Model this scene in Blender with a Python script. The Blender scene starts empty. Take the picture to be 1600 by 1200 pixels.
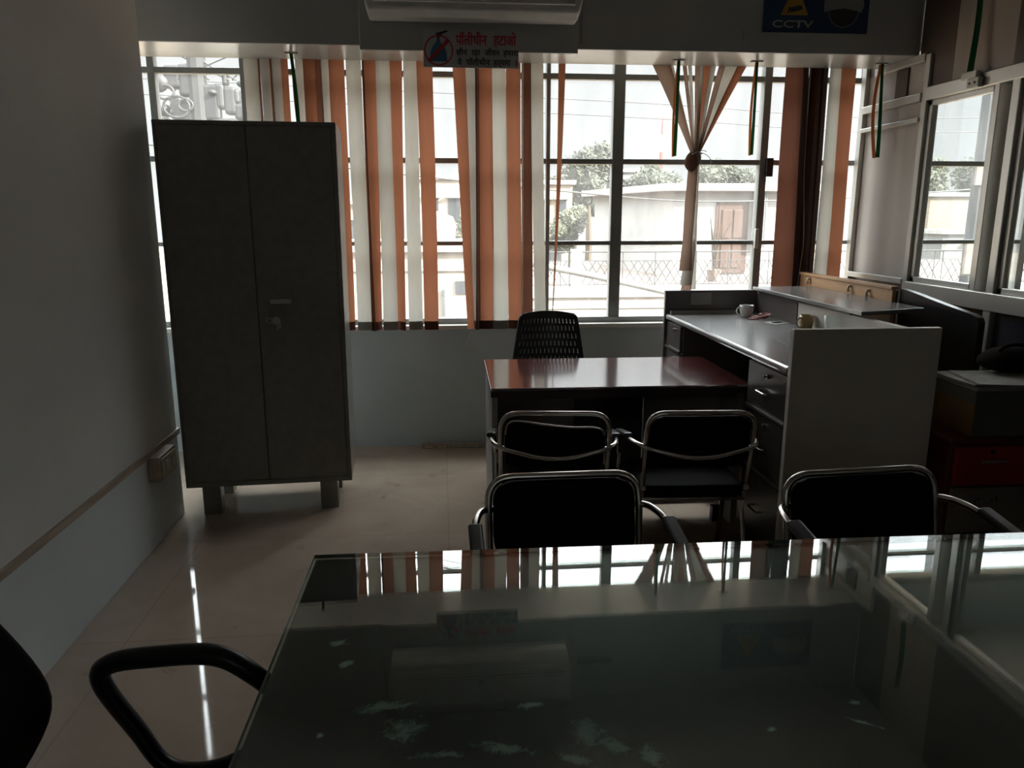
import bpy, bmesh, math, random
from mathutils import Vector, Matrix
R = math.radians
random.seed(7)
scene = bpy.context.scene
COL = scene.collection
Hc = 1.55          # eye height

# ------------------------------------------------------------------ materials
def new_mat(name):
    m = bpy.data.materials.new(name); m.use_nodes = True
    nt = m.node_tree; nt.nodes.clear()
    out = nt.nodes.new('ShaderNodeOutputMaterial')
    return m, nt, out
def N(nt, t, **kw):
    n = nt.nodes.new(t)
    for k, v in kw.items():
        if k in n.inputs: n.inputs[k].default_value = v
        else: setattr(n, k, v)
    return n
def c4(c): return (c[0], c[1], c[2], 1.0)
def pmat(name, col, rough=.5, metal=0., ior=1.5, col2=None, scale=6., detail=4., bump=0., bscale=None, lo=.35, hi=.65, stretch=None, coat=0., spec=.5):
    """principled with object-space noise between two close colours and an optional bump"""
    m, nt, out = new_mat(name)
    b = N(nt, 'ShaderNodeBsdfPrincipled', Roughness=rough, Metallic=metal, IOR=ior)
    b.inputs['Specular IOR Level'].default_value = spec
    if coat: b.inputs['Coat Weight'].default_value = coat; b.inputs['Coat Roughness'].default_value = .05
    nt.links.new(b.outputs[0], out.inputs[0])
    tc = N(nt, 'ShaderNodeTexCoord'); mp = N(nt, 'ShaderNodeMapping')
    if stretch: mp.inputs['Scale'].default_value = stretch
    nt.links.new(tc.outputs['Object'], mp.inputs[0])
    if col2 is None: col2 = tuple(min(1, x*.86) for x in col)
    no = N(nt, 'ShaderNodeTexNoise', Scale=scale, Detail=detail)
    nt.links.new(mp.outputs[0], no.inputs['Vector'])
    cr = N(nt, 'ShaderNodeValToRGB'); e = cr.color_ramp.elements
    e[0].position = lo; e[0].color = c4(col); e[1].position = hi; e[1].color = c4(col2)
    nt.links.new(no.outputs['Fac'], cr.inputs[0]); nt.links.new(cr.outputs[0], b.inputs['Base Color'])
    if bump:
        n2 = N(nt, 'ShaderNodeTexNoise', Scale=bscale or scale*6, Detail=3.)
        nt.links.new(mp.outputs[0], n2.inputs['Vector'])
        bp = N(nt, 'ShaderNodeBump', Strength=bump, Distance=.01)
        nt.links.new(n2.outputs['Fac'], bp.inputs['Height']); nt.links.new(bp.outputs[0], b.inputs['Normal'])
    return m
def fabric_mat(name, col, trans=.5, col2=None):
    m, nt, out = new_mat(name)
    tc = N(nt, 'ShaderNodeTexCoord'); mp = N(nt, 'ShaderNodeMapping'); mp.inputs['Scale'].default_value = (60, 60, 3)
    nt.links.new(tc.outputs['Object'], mp.inputs[0])
    no = N(nt, 'ShaderNodeTexNoise', Scale=4., Detail=3.); nt.links.new(mp.outputs[0], no.inputs['Vector'])
    cr = N(nt, 'ShaderNodeValToRGB'); e = cr.color_ramp.elements
    e[0].color = c4(col); e[1].color = c4(col2 or tuple(x*.85 for x in col))
    nt.links.new(no.outputs['Fac'], cr.inputs[0])
    d = N(nt, 'ShaderNodeBsdfDiffuse'); t = N(nt, 'ShaderNodeBsdfTranslucent'); mx = N(nt, 'ShaderNodeMixShader')
    mx.inputs[0].default_value = trans
    for s in (d, t): nt.links.new(cr.outputs[0], s.inputs[0])
    nt.links.new(d.outputs[0], mx.inputs[1]); nt.links.new(t.outputs[0], mx.inputs[2]); nt.links.new(mx.outputs[0], out.inputs[0])
    return m
def pane_mat(name, tint=(.95, .97, .97), haze=.05, refl_ior=1.5, rough=.0):
    m, nt, out = new_mat(name)
    tr = N(nt, 'ShaderNodeBsdfTransparent'); tr.inputs[0].default_value = c4(tint)
    gl = N(nt, 'ShaderNodeBsdfGlossy', Roughness=rough); fr = N(nt, 'ShaderNodeFresnel')
    ge = N(nt, 'ShaderNodeNewGeometry'); io = N(nt, 'ShaderNodeMapRange')       # the same index on the way in and out of the thin sheet
    io.inputs[3].default_value = refl_ior; io.inputs[4].default_value = 1/refl_ior
    nt.links.new(ge.outputs['Backfacing'], io.inputs[0]); nt.links.new(io.outputs[0], fr.inputs[0])
    m1 = N(nt, 'ShaderNodeMixShader'); nt.links.new(fr.outputs[0], m1.inputs[0])
    nt.links.new(tr.outputs[0], m1.inputs[1]); nt.links.new(gl.outputs[0], m1.inputs[2])
    if haze:
        tc = N(nt, 'ShaderNodeTexCoord'); mp = N(nt, 'ShaderNodeMapping'); mp.inputs['Scale'].default_value = (5, 5, 1.2)
        nt.links.new(tc.outputs['Object'], mp.inputs[0])
        no = N(nt, 'ShaderNodeTexNoise', Scale=2., Detail=5.); nt.links.new(mp.outputs[0], no.inputs['Vector'])
        mr = N(nt, 'ShaderNodeMapRange'); mr.inputs[1].default_value = .3; mr.inputs[2].default_value = .75
        mr.inputs[3].default_value = haze*.6; mr.inputs[4].default_value = haze*1.6
        nt.links.new(no.outputs['Fac'], mr.inputs[0])
        du = N(nt, 'ShaderNodeBsdfTranslucent'); du.inputs[0].default_value = (.85, .85, .83, 1)
        m2 = N(nt, 'ShaderNodeMixShader'); nt.links.new(mr.outputs[0], m2.inputs[0])
        nt.links.new(m1.outputs[0], m2.inputs[1]); nt.links.new(du.outputs[0], m2.inputs[2]); m1 = m2
    nt.links.new(m1.outputs[0], out.inputs[0])
    return m
def marble_mat():
    m, nt, out = new_mat('floor_marble')
    b = N(nt, 'ShaderNodeBsdfPrincipled', Roughness=.13, IOR=1.5)
    nt.links.new(b.outputs[0], out.inputs[0])
    tc = N(nt, 'ShaderNodeTexCoord')
    n1 = N(nt, 'ShaderNodeTexNoise', Scale=1.6, Detail=8., Distortion=1.2); nt.links.new(tc.outputs['Object'], n1.inputs['Vector'])
    cr = N(nt, 'ShaderNodeValToRGB'); e = cr.color_ramp.elements
    e[0].position = .3; e[0].color = (.60, .495, .40, 1); e[1].position = .7; e[1].color = (.46, .37, .295, 1)
    nt.links.new(n1.outputs['Fac'], cr.inputs[0])
    # dark scuffs
    n2 = N(nt, 'ShaderNodeTexNoise', Scale=7., Detail=6., Distortion=.6); nt.links.new(tc.outputs['Object'], n2.inputs['Vector'])
    r2 = N(nt, 'ShaderNodeValToRGB'); e = r2.color_ramp.elements
    e[0].position = .66; e[0].color = (0, 0, 0, 1); e[1].position = .74; e[1].color = (.35, .35, .35, 1)
    nt.links.new(n2.outputs['Fac'], r2.inputs[0])
    mx = N(nt, 'ShaderNodeMixRGB'); mx.inputs[2].default_value = (.12, .09, .07, 1)
    nt.links.new(r2.outputs[0], mx.inputs[0]); nt.links.new(cr.outputs[0], mx.inputs[1])
    # slab joints
    br = N(nt, 'ShaderNodeTexBrick', Scale=1.0); br.offset = 0.0
    br.inputs['Brick Width'].default_value = 1.2; br.inputs['Row Height'].default_value = .9; br.inputs['Mortar Size'].default_value = .0022
    br.inputs['Color1'].default_value = (1, 1, 1, 1); br.inputs['Color2'].default_value = (.96, .95, .94, 1); br.inputs['Mortar'].default_value = (.80, .77, .74, 1)
    nt.links.new(tc.outputs['Object'], br.inputs['Vector'])
    ml = N(nt, 'ShaderNodeMixRGB', blend_type='MULTIPLY'); ml.inputs[0].default_value = 1
    nt.links.new(mx.outputs[0], ml.inputs[1]); nt.links.new(br.outputs[0], ml.inputs[2]); nt.links.new(ml.outputs[0], b.inputs['Base Color'])
    r3 = N(nt, 'ShaderNodeMapRange'); r3.inputs[3].default_value = .02; r3.inputs[4].default_value = .08
    nt.links.new(n1.outputs['Fac'], r3.inputs[0]); nt.links.new(r3.outputs[0], b.inputs['Roughness'])
    return m
def stained_mat(name, patches):
    """dark board with pale teal torn residue: noise edged patches at (x, y, rx, ry) in object space"""
    m, nt, out = new_mat(name)
    b = N(nt, 'ShaderNodeBsdfPrincipled', Roughness=.45)
    nt.links.new(b.outputs[0], out.inputs[0])
    tc = N(nt, 'ShaderNodeTexCoord')
    nz = N(nt, 'ShaderNodeTexNoise', Scale=34., Detail=9., Roughness=.72, Distortion=1.4); nt.links.new(tc.outputs['Object'], nz.inputs['Vector'])
    total = None
    for (x, y, rx, ry, rot) in patches:
        mp = N(nt, 'ShaderNodeMapping'); mp.vector_type = 'TEXTURE'
        mp.inputs['Location'].default_value = (x, y, 0); mp.inputs['Rotation'].default_value = (0, 0, rot); mp.inputs['Scale'].default_value = (rx, ry, 1000)
        nt.links.new(tc.outputs['Object'], mp.inputs[0])
        ln = N(nt, 'ShaderNodeVectorMath', operation='LENGTH'); nt.links.new(mp.outputs[0], ln.inputs[0])
        s = N(nt, 'ShaderNodeMapRange'); s.inputs[1].default_value = 0.; s.inputs[2].default_value = 1.7; s.inputs[3].default_value = .50; s.inputs[4].default_value = 0.
        nt.links.new(ln.outputs['Value'], s.inputs[0])
        if total is None: total = s.outputs[0]
        else:
            mx = N(nt, 'ShaderNodeMath', operation='MAXIMUM'); nt.links.new(total, mx.inputs[0]); nt.links.new(s.outputs[0], mx.inputs[1]); total = mx.outputs[0]
    ad = N(nt, 'ShaderNodeMath', operation='ADD'); nt.links.new(total, ad.inputs[0]); nt.links.new(nz.outputs['Fac'], ad.inputs[1])
    r1 = N(nt, 'ShaderNodeValToRGB'); e = r1.color_ramp.elements
    e[0].position = .76; e[0].color = (0, 0, 0, 1); e[1].position = .94; e[1].color = (1, 1, 1, 1)
    nt.links.new(ad.outputs[0], r1.inputs[0])
    # fine specks all over
    n2 = N(nt, 'ShaderNodeTexNoise', Scale=55., Detail=4., Distortion=1.5); nt.links.new(tc.outputs['Object'], n2.inputs['Vector'])
    r2 = N(nt, 'ShaderNodeValToRGB'); e = r2.color_ramp.elements
    e[0].position = .72; e[0].color = (0, 0, 0, 1); e[1].position = .80; e[1].color = (.35, .35, .35, 1)
    nt.links.new(n2.outputs['Fac'], r2.inputs[0])
    n3 = N(nt, 'ShaderNodeTexNoise', Scale=3., Detail=5.); nt.links.new(tc.outputs['Object'], n3.inputs['Vector'])
    cb = N(nt, 'ShaderNodeValToRGB'); e = cb.color_ramp.elements
    e[0].position = .35; e[0].color = BASE_DARK; e[1].position = .7; e[1].color = BASE_DARK2
    nt.links.new(n3.outputs['Fac'], cb.inputs[0])
    mxa = N(nt, 'ShaderNodeMixRGB'); mxa.inputs[2].default_value = (.38, .40, .37, 1)
    nt.links.new(r2.outputs[0], mxa.inputs[0]); nt.links.new(cb.outputs[0], mxa.inputs[1])
    mxb = N(nt, 'ShaderNodeMixRGB'); mxb.inputs[2].default_value = TEAL
    nt.links.new(r1.outputs[0], mxb.inputs[0]); nt.links.new(mxa.outputs[0], mxb.inputs[1]); nt.links.new(mxb.outputs[0], b.inputs['Base Color'])
    return m
BASE_DARK = (.016, .017, .014, 1); BASE_DARK2 = (.024, .020, .017, 1); TEAL = (.58, .80, .76, 1)

M = {}
M['wall'] = pmat('wall_paint', (.69, .70, .685), .6, col2=(.65, .66, .645), scale=3, bump=.05, bscale=60)
M['wall_low'] = pmat('wall_paint_lower', (.63, .685, .70), .5, col2=(.59, .645, .66), scale=3, bump=.05, bscale=60)
M['wall_far'] = pmat('wall_paint_far', (.54, .60, .62), .5, col2=(.50, .56, .58), scale=3, bump=.05, bscale=60)
M['beam'] = pmat('beam_paint', (.47, .475, .46), .27, scale=2.5, bump=.04, bscale=40)
M['ceiling'] = pmat('ceiling_paint', (.42, .42, .41), .8, scale=2)
M['sill'] = pmat('sill_stone', (.72, .70, .66), .3, scale=9)
M['floor'] = marble_mat()
M['strip'] = pmat('wooden_strip', (.44, .36, .28), .5, col2=(.32, .25, .19), scale=5, stretch=(4, 1, 8))
M['frame'] = pmat('window_steel', (.27, .28, .27), .45, scale=12)
M['pane'] = pane_mat('window_pane', haze=.034)
M['pane_in'] = pane_mat('partition_pane', haze=.006)
M['alu'] = pmat('aluminium', (.62, .61, .58), .38, metal=.75, col2=(.54, .53, .50), scale=3, stretch=(1, 1, .15))
M['lam_light'] = pmat('laminate_light', (.60, .56, .52), .28, col2=(.52, .48, .45), scale=2.2, stretch=(1, 3, .12))
M['lam_mid'] = pmat('laminate_mid', (.36, .31, .275), .3, col2=(.30, .26, .23), scale=2.2, stretch=(1, 3, .12))
M['lam_brown'] = pmat('laminate_brown', (.10, .07, .055), .35, scale=3)
M['lam_blue'] = pmat('laminate_dark_blue', (.022, .028, .045), .22, ior=1.9, scale=3)
M['cream'] = fabric_mat('slat_cream', (.39, .368, .32), .42)
M['orange'] = fabric_mat('slat_orange', (.225, .088, .048), .47)
M['brown'] = fabric_mat('slat_brown', (.15, .062, .040), .3)
M['taupe'] = fabric_mat('slat_taupe', (.25, .165, .125), .40)
M['dark'] = fabric_mat('slat_shaded_brown', (.055, .034, .027), .10)  # slat fabric darkened to imitate sides turned away from the light
M['hem_cream'] = fabric_mat('hem_cream', (.30, .28, .25), .22)
M['hem_orange'] = fabric_mat('hem_orange', (.13, .055, .04), .08)
M['almirah'] = pmat('almirah_enamel', (.235, .238, .222), .24, ior=1.6, scale=20, bump=.02, bscale=90)
M['chrome'] = pmat('chrome', (.66, .63, .59), .18, metal=1., scale=20)
M['steel'] = pmat('steel_dull', (.5, .49, .46), .35, metal=1., scale=20)
M['black_vinyl'] = pmat('black_vinyl', (.012, .011, .011), .62, spec=.03, scale=30, bump=.05, bscale=200)
M['black_plastic'] = pmat('black_plastic', (.016, .016, .017), .35, scale=30)
M['black_arm'] = pmat('black_arm_polymer', (.05, .05, .055), .28, scale=30)
M['desk_top'] = pmat('desk_red_brown', (.10, .026, .022), .12, ior=5.0, col2=(.07, .022, .020), scale=2.5, stretch=(.5, 6, 1))
M['desk_edge'] = pmat('desk_edge', (.05, .022, .02), .35, scale=4)
M['desk_grey'] = pmat('desk_grey_laminate', (.30, .285, .27), .4, scale=4)
M['desk_side'] = pmat('desk_side_laminate', (.36, .37, .37), .4, scale=4)
M['black_lam'] = pmat('black_laminate', (.022, .021, .022), .3, scale=6)
M['counter_top'] = pmat('counter_top_laminate', (.18, .178, .178), .20, ior=1.9, col2=(.27, .26, .25), scale=2.6, detail=7, lo=.5, hi=.62, stretch=(2, .8, 1))
M['counter_dark'] = pmat('counter_dark_laminate', (.105, .092, .086), .3, scale=5)
M['counter_white'] = pmat('counter_cream_laminate', (.78, .74, .67), .35, scale=3)
M['drawer'] = pmat('drawer_laminate', (.075, .068, .064), .26, scale=5)
M['ply'] = pmat('plywood', (.52, .31, .16), .5, col2=(.40, .22, .11), scale=3.5, detail=6, stretch=(1, 1, 5), bump=.05)
M['peg'] = pmat('peg_pale', (.62, .55, .42), .5, scale=10)
M['red_paint'] = pmat('red_paint', (.42, .035, .03), .4, scale=5)
M['dark_red'] = pmat('dark_red', (.14, .022, .022), .4, scale=5)
M['grey_paint'] = pmat('grey_paint', (.32, .30, .27), .5, scale=5)
M['carton_yel'] = pmat('carton_yellow', (.27, .15, .035), .7, col2=(.20, .10, .03), scale=6)
M['carton_grey'] = pmat('carton_grey', (.13, .13, .115), .7, scale=6)
M['paper'] = pmat('paper', (.50, .49, .45), .8, col2=(.38, .37, .35), scale=14)
M['paper_dk'] = pmat('paper_print', (.22, .20, .18), .8, col2=(.4, .38, .35), scale=20)
M['bag'] = pmat('dark_bag', (.020, .016, .014), .95, ior=1.15, scale=10, bump=.2)
M['white_plastic'] = pmat('white_plastic', (.66, .66, .62), .35, scale=8)
M['ceramic'] = pmat('white_ceramic', (.74, .72, .70), .15, scale=12)
M['tan_mug'] = pmat('tan_ceramic', (.42, .31, .15), .25, scale=12)
M['pink'] = pmat('pink_cable', (.42, .16, .15), .5, scale=12)
M['tumbler'] = pane_mat('tumbler_glass', tint=(.93, .95, .94), haze=.03, refl_ior=1.5)
M['glass_sheet'] = pane_mat('table_glass', tint=(.90, .95, .92), haze=0, refl_ior=1.95)
M['glass_edge'] = pmat('glass_green_edge', (.20, .30, .26), .15, scale=6)
M['table_wood'] = pmat('table_dark_wood', (.05, .04, .034), .4, scale=4)
M['board'] = pmat('sign_board', (.50, .51, .51), .5, scale=4)
M['sign_red'] = pmat('sign_red', (.52, .03, .05), .5, scale=4)
M['sign_blue'] = pmat('sign_blue', (.05, .16, .30), .5, scale=4)
M['sign_black'] = pmat('sign_black', (.02, .02, .02), .5, scale=4)
M['cctv_blue'] = pmat('cctv_blue', (.010, .042, .115), .5, col2=(.008, .026, .07), scale=3)
M['cctv_yel'] = pmat('cctv_yellow', (.40, .23, .03), .5, scale=4)
M['cctv_cream'] = pmat('cctv_cream', (.42, .40, .29), .5, scale=4)
M['cctv_white'] = pmat('cctv_white', (.30, .31, .31), .5, scale=4)
M['rib_green'] = fabric_mat('ribbon_green', (.016, .085, .03), .25)
M['rib_orange'] = fabric_mat('ribbon_orange', (.42, .13, .035), .35)
M['rib_white'] = fabric_mat('ribbon_white', (.7, .7, .68), .4)
M['string'] = pmat('string', (.6, .58, .53), .8, scale=20)
# outside
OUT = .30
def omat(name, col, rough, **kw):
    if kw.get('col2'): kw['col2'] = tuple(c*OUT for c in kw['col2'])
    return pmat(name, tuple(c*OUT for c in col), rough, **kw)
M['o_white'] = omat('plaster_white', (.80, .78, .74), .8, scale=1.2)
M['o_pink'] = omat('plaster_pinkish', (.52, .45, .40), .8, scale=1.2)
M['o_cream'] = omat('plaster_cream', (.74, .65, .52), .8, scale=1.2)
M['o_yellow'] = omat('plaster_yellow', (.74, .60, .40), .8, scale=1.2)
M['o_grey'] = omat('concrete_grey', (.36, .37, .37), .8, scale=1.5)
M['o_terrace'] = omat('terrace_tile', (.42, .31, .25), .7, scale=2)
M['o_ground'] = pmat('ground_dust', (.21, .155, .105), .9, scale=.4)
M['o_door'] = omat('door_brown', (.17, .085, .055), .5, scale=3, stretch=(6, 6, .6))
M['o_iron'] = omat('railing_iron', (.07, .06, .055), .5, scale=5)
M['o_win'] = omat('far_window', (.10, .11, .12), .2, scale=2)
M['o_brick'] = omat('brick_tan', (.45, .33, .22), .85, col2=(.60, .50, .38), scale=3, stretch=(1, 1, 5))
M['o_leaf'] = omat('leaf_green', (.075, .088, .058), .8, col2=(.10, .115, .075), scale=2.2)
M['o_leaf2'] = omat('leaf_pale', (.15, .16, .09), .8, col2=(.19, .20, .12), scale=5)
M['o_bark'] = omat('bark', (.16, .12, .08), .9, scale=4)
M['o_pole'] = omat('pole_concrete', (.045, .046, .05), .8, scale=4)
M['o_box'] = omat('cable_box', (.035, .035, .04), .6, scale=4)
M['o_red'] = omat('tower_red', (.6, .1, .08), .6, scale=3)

# ------------------------------------------------------------------ mesh builder
class MB:
    def __init__(s): s.v = []; s.f = []
    def add(s, vs, fs):
        b = len(s.v); s.v += [tuple(v) for v in vs]; s.f += [tuple(i+b for i in f) for f in fs]; return s
    def box(s, x0, y0, z0, x1, y1, z1, mtx=None):
        vs = [Vector(p) for p in ((x0,y0,z0),(x1,y0,z0),(x1,y1,z0),(x0,y1,z0),(x0,y0,z1),(x1,y0,z1),(x1,y1,z1),(x0,y1,z1))]
        if mtx: vs = [mtx @ v for v in vs]
        return s.add(vs, [(0,3,2,1),(4,5,6,7),(0,1,5,4),(1,2,6,5),(2,3,7,6),(3,0,4,7)])
    def prism(s, poly, z0, z1, mtx=None):
        n = len(poly)
        vs = [Vector((x, y, z0)) for x, y in poly] + [Vector((x, y, z1)) for x, y in poly]
        if mtx: vs = [mtx @ v for v in vs]
        return s.add(vs, [tuple(range(n-1, -1, -1)), tuple(range(n, 2*n))] + [(i, (i+1) % n, n+(i+1) % n, n+i) for i in range(n)])
    def tube(s, pts, r, seg=10, closed=False):
        pts = [Vector(p) for p in pts]; n = len(pts)
        rr = r if isinstance(r, (list, tuple)) else [r]*n
        ref = None; rings = []
        for i, p in enumerate(pts):
            if closed: t = pts[(i+1) % n]-pts[i-1]
            else: t = pts[min(i+1, n-1)]-pts[max(i-1, 0)]
            t.normalize()
            if ref is None:
                ref = Vector((0, 0, 1)) if abs(t.z) < .9 else Vector((1, 0, 0))
            a = (ref - t*ref.dot(t)).normalized(); b = t.cross(a); ref = a
            rings.append([p + (a*math.cos(k*2*math.pi/seg) + b*math.sin(k*2*math.pi/seg))*rr[i] for k in range(seg)])
        vs = [v for g in rings for v in g]; fs = []
        m = n if closed else n-1
        for i in range(m):
            j = (i+1) % n
            for k in range(seg):
                l = (k+1) % seg; fs.append((i*seg+k, i*seg+l, j*seg+l, j*seg+k))
        if not closed: fs += [tuple(range(seg-1, -1, -1)), tuple((n-1)*seg+k for k in range(seg))]
        return s.add(vs, fs)
    def cyl(s, p0, p1, r, seg=16): return s.tube([p0, p1], r, seg)
    def lathe(s, prof, seg=24, c=(0, 0, 0), mtx=None):
        vs = []; n = len(prof)
        for r, z in prof:
            for k in range(seg):
                a = 2*math.pi*k/seg; v = Vector((c[0]+r*math.cos(a), c[1]+r*math.sin(a), c[2]+z)); vs.append(mtx @ v if mtx else v)
        fs = [(i*seg+k, i*seg+(k+1) % seg, (i+1)*seg+(k+1) % seg, (i+1)*seg+k) for i in range(n-1) for k in range(seg)]
        if prof[0][0] > 1e-5: fs.append(tuple(range(seg-1, -1, -1)))
        if prof[-1][0] > 1e-5: fs.append(tuple((n-1)*seg+k for k in range(seg)))
        return s.add(vs, fs)
    def grid(s, fn, nu, nv, closed_u=False):
        vs = [fn(i/nu, j/nv) for j in range(nv+1) for i in range(nu+1)]
        return s.add(vs, [(j*(nu+1)+i, j*(nu+1)+i+1, (j+1)*(nu+1)+i+1, (j+1)*(nu+1)+i) for j in range(nv) for i in range(nu)])
    def slab(s, fn, nu, nv, thick):
        """grid surface fn(u,v)->(point, normal) closed into a slab of the given thickness"""
        A = [fn(i/nu, j/nv) for j in range(nv+1) for i in range(nu+1)]
        top = [Vector(p)+Vector(n)*thick/2 for p, n in A]; bot = [Vector(p)-Vector(n)*thick/2 for p, n in A]
        w = nu+1; q = len(A); fs = []
        for j in range(nv):
            for i in range(nu):
                a = j*w+i; fs.append((a, a+1, a+w+1, a+w)); fs.append((q+a, q+a+w, q+a+w+1, q+a+1))
        edge = [i for i in range(w)] + [j*w+nu for j in range(1, nv+1)] + [nv*w+i for i in range(nu-1, -1, -1)] + [j*w for j in range(nv-1, 0, -1)]
        for k in range(len(edge)):
            a, b = edge[k], edge[(k+1) % len(edge)]; fs.append((b, a, q+a, q+b))
        return s.add(top+bot, fs)
    def build(s, name, mat, parent=None, smooth=False, bevel=0., seg=2, sub=0, loc=None, rot=None):
        me = bpy.data.meshes.new(name); me.from_pydata(s.v, [], s.f); me.update()
        bm = bmesh.new(); bm.from_mesh(me); bmesh.ops.recalc_face_normals(bm, faces=bm.faces); bm.to_mesh(me); bm.free()
        mats = mat if isinstance(mat, list) else [mat]
        for x in mats: me.materials.append(x)
        if smooth:
            for p in me.polygons: p.use_smooth = True
        o = bpy.data.objects.new(name, me); COL.objects.link(o)
        if bevel:
            b = o.modifiers.new('bevel', 'BEVEL'); b.width = bevel; b.segments = seg; b.limit_method = 'ANGLE'; b.angle_limit = R(40)
        if sub:
            b = o.modifiers.new('sub', 'SUBSURF'); b.levels = sub; b.render_levels = sub
        if parent: o.parent = parent
        if loc: o.location = loc
        if rot: o.rotation_euler = rot
        return o
def fillet(pts, r, n=6):
    """polyline with rounded corners"""
    pts = [Vector(p) for p in pts]; out = [pts[0]]
    for i in range(1, len(pts)-1):
        a, p, b = pts[i-1], pts[i], pts[i+1]
        rr = r[i-1] if isinstance(r, (list, tuple)) else r
        da = (a-p); db = (b-p); q = min(rr, da.length*.49, db.length*.49)
        s, e = p+da.normalized()*q, p+db.normalized()*q
        for k in range(n+1):
            t = k/n; out.append((1-t)**2*s + 2*t*(1-t)*p + t*t*e)
    out.append(pts[-1]); return out
def smooth_path(pts, n=8, closed=False):
    """Catmull-Rom through points"""
    P = [Vector(p) for p in pts]; out = []; m = len(P)
    for i in range(m if closed else m-1):
        g = lambda k: P[k % m] if closed else P[max(0, min(m-1, k))]
        p0, p1, p2, p3 = g(i-1), g(i), g(i+1), g(i+2)
        for k in range(n):
            t = k/n
            out.append(.5*((2*p1)+(p2-p0)*t+(2*p0-5*p1+4*p2-p3)*t*t+(3*p1-p0-3*p2+p3)*t**3))
    if not closed: out.append(P[-1])
    return out
def tag(o, label, cat, group=None, kind=None):
    if label: o['label'] = label
    if cat: o['category'] = cat
    if group: o['group'] = group
    if kind: o['kind'] = kind
    return o
def thing(name, label, cat, loc=(0, 0, 0), rz=0., group=None, kind=None):
    o = bpy.data.objects.new(name, None); COL.objects.link(o); o.empty_display_size = .1
    o.location = loc; o.rotation_euler = (0, 0, rz)
    return tag(o, label, cat, group, kind)
def copy_thing(root, loc, rz, label):
    r = root.copy(); COL.objects.link(r); r.location = loc; r.rotation_euler = (0, 0, rz); r['label'] = label
    for ch in list(root.children):
        c = ch.copy(); COL.objects.link(c); c.parent = r
        for g in list(ch.children):
            d = g.copy(); COL.objects.link(d); d.parent = c
    return r
def struct(o, label, cat): return tag(o, label, cat, kind='structure')
def text_mesh(name, body, mat, parent, size, width, loc, rot=(R(90), 0, 0), extrude=.0006, bold=0.):
    c = bpy.data.curves.new(name, 'FONT'); c.body = body; c.size = size; c.extrude = extrude
    t = bpy.data.objects.new(name, c); COL.objects.link(t)
    bpy.context.view_layer.update()
    me = bpy.data.meshes.new_from_object(t.evaluated_get(bpy.context.evaluated_depsgraph_get()))
    bpy.data.objects.remove(t)
    xs = [v.co.x for v in me.vertices]; x0, x1 = min(xs), max(xs); k = width/(x1-x0)
    for v in me.vertices: v.co.x = (v.co.x-x0)*k
    if bold:
        vs = [v.co.copy() for v in me.vertices]; fs = [tuple(p.vertices) for p in me.polygons]; b = MB()
        for i in range(5): b.add([v+Vector((bold*math.cos(i*1.2566), bold*math.sin(i*1.2566), i*.00004)) for v in vs], fs)
        me = bpy.data.meshes.new(name); me.from_pydata(b.v, [], b.f); me.update()
    me.materials.clear(); me.materials.append(mat)
    o = bpy.data.objects.new(name, me); COL.objects.link(o); o.parent = parent; o.location = loc; o.rotation_euler = rot
    return o
XZ = lambda y: Matrix(((1, 0, 0, 0), (0, 0, 1, y), (0, 1, 0, 0), (0, 0, 0, 1)))   # (x, z, depth) -> world with prism depth along y

# ------------------------------------------------------------------ room shell
FY = 5.16; LX = -1.395; PX = 2.75; CZ = 3.05; BY = -3.2; RX = 5.4; SILL = .84; SOF = 2.45; BEAM = 4.52
fl = MB().box(-2.4, BY-.2, -.12, RX+.2, FY+.2, 0).build('floor', M['floor']); struct(fl, 'polished beige marble floor with dark scuffs', 'floor')
ce = MB().box(-2.4, BY-.2, CZ, RX+.2, FY+.3, CZ+.15).build('ceiling', M['ceiling']); struct(ce, 'plain pale ceiling above the office', 'ceiling')
# left wall with rounded end, recess behind it
end = 4.02; rr = .05
poly = [(-2.4, BY), (LX, BY), (LX, end-rr)] + [(LX-rr+rr*math.cos(a), end-rr+rr*math.sin(a)) for a in (R(22), R(45), R(68), R(90))] + [(-2.4, end)]
w = MB().prism(poly, .45, CZ).build('wall_left', M['wall']); struct(w, 'light grey left wall with a painted lower band', 'wall')
MB().prism(poly, 0, .45).build('lower_band', M['wall_low'], w)['label'] = 'blue grey painted lower band'
d = MB().box(LX-.02, BY, .438, LX+.010, end-.02, .470).build('trim_1', M['strip'], bevel=.003); struct(d, 'thin brown wooden strip along the left wall', 'trim')
MB().box(-2.4, end, 0, -2.2, FY+.2, CZ).build('wall_recess', M['wall_far'], w)
w = MB().box(-2.4, BY-.2, 0, .2, BY, CZ).box(1.3, BY-.2, 0, RX+.2, BY, CZ).box(.2, BY-.2, 0, 1.3, BY, 1.1).box(.2, BY-.2, 2.1, 1.3, BY, CZ).build('wall_front', M['counter_white']); struct(w, 'plain wall behind the viewer', 'wall')
w = MB().box(RX, BY, 0, RX+.2, FY+.2, CZ).build('wall_east', M['wall']); struct(w, 'far side wall of the glazed cabin', 'wall')
w2 = MB().box(.2, BY-.13, 1.1, .24, BY-.07, 2.1).box(1.26, BY-.13, 1.1, 1.3, BY-.07, 2.1).box(.73, BY-.13, 1.1, .77, BY-.07, 2.1).box(.2, BY-.13, 1.1, 1.3, BY-.07, 1.14).box(.2, BY-.13, 2.06, 1.3, BY-.07, 2.1).build('fill_window', M['frame']); struct(w2, 'small unseen window added for fill light in the wall behind the viewer', 'window')  # unseen window, added to brighten surfaces that face the camera
MB().box(.24, BY-.102, 1.14, 1.26, BY-.098, 2.06).build('glass_pane', M['pane'], w2)
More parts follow.
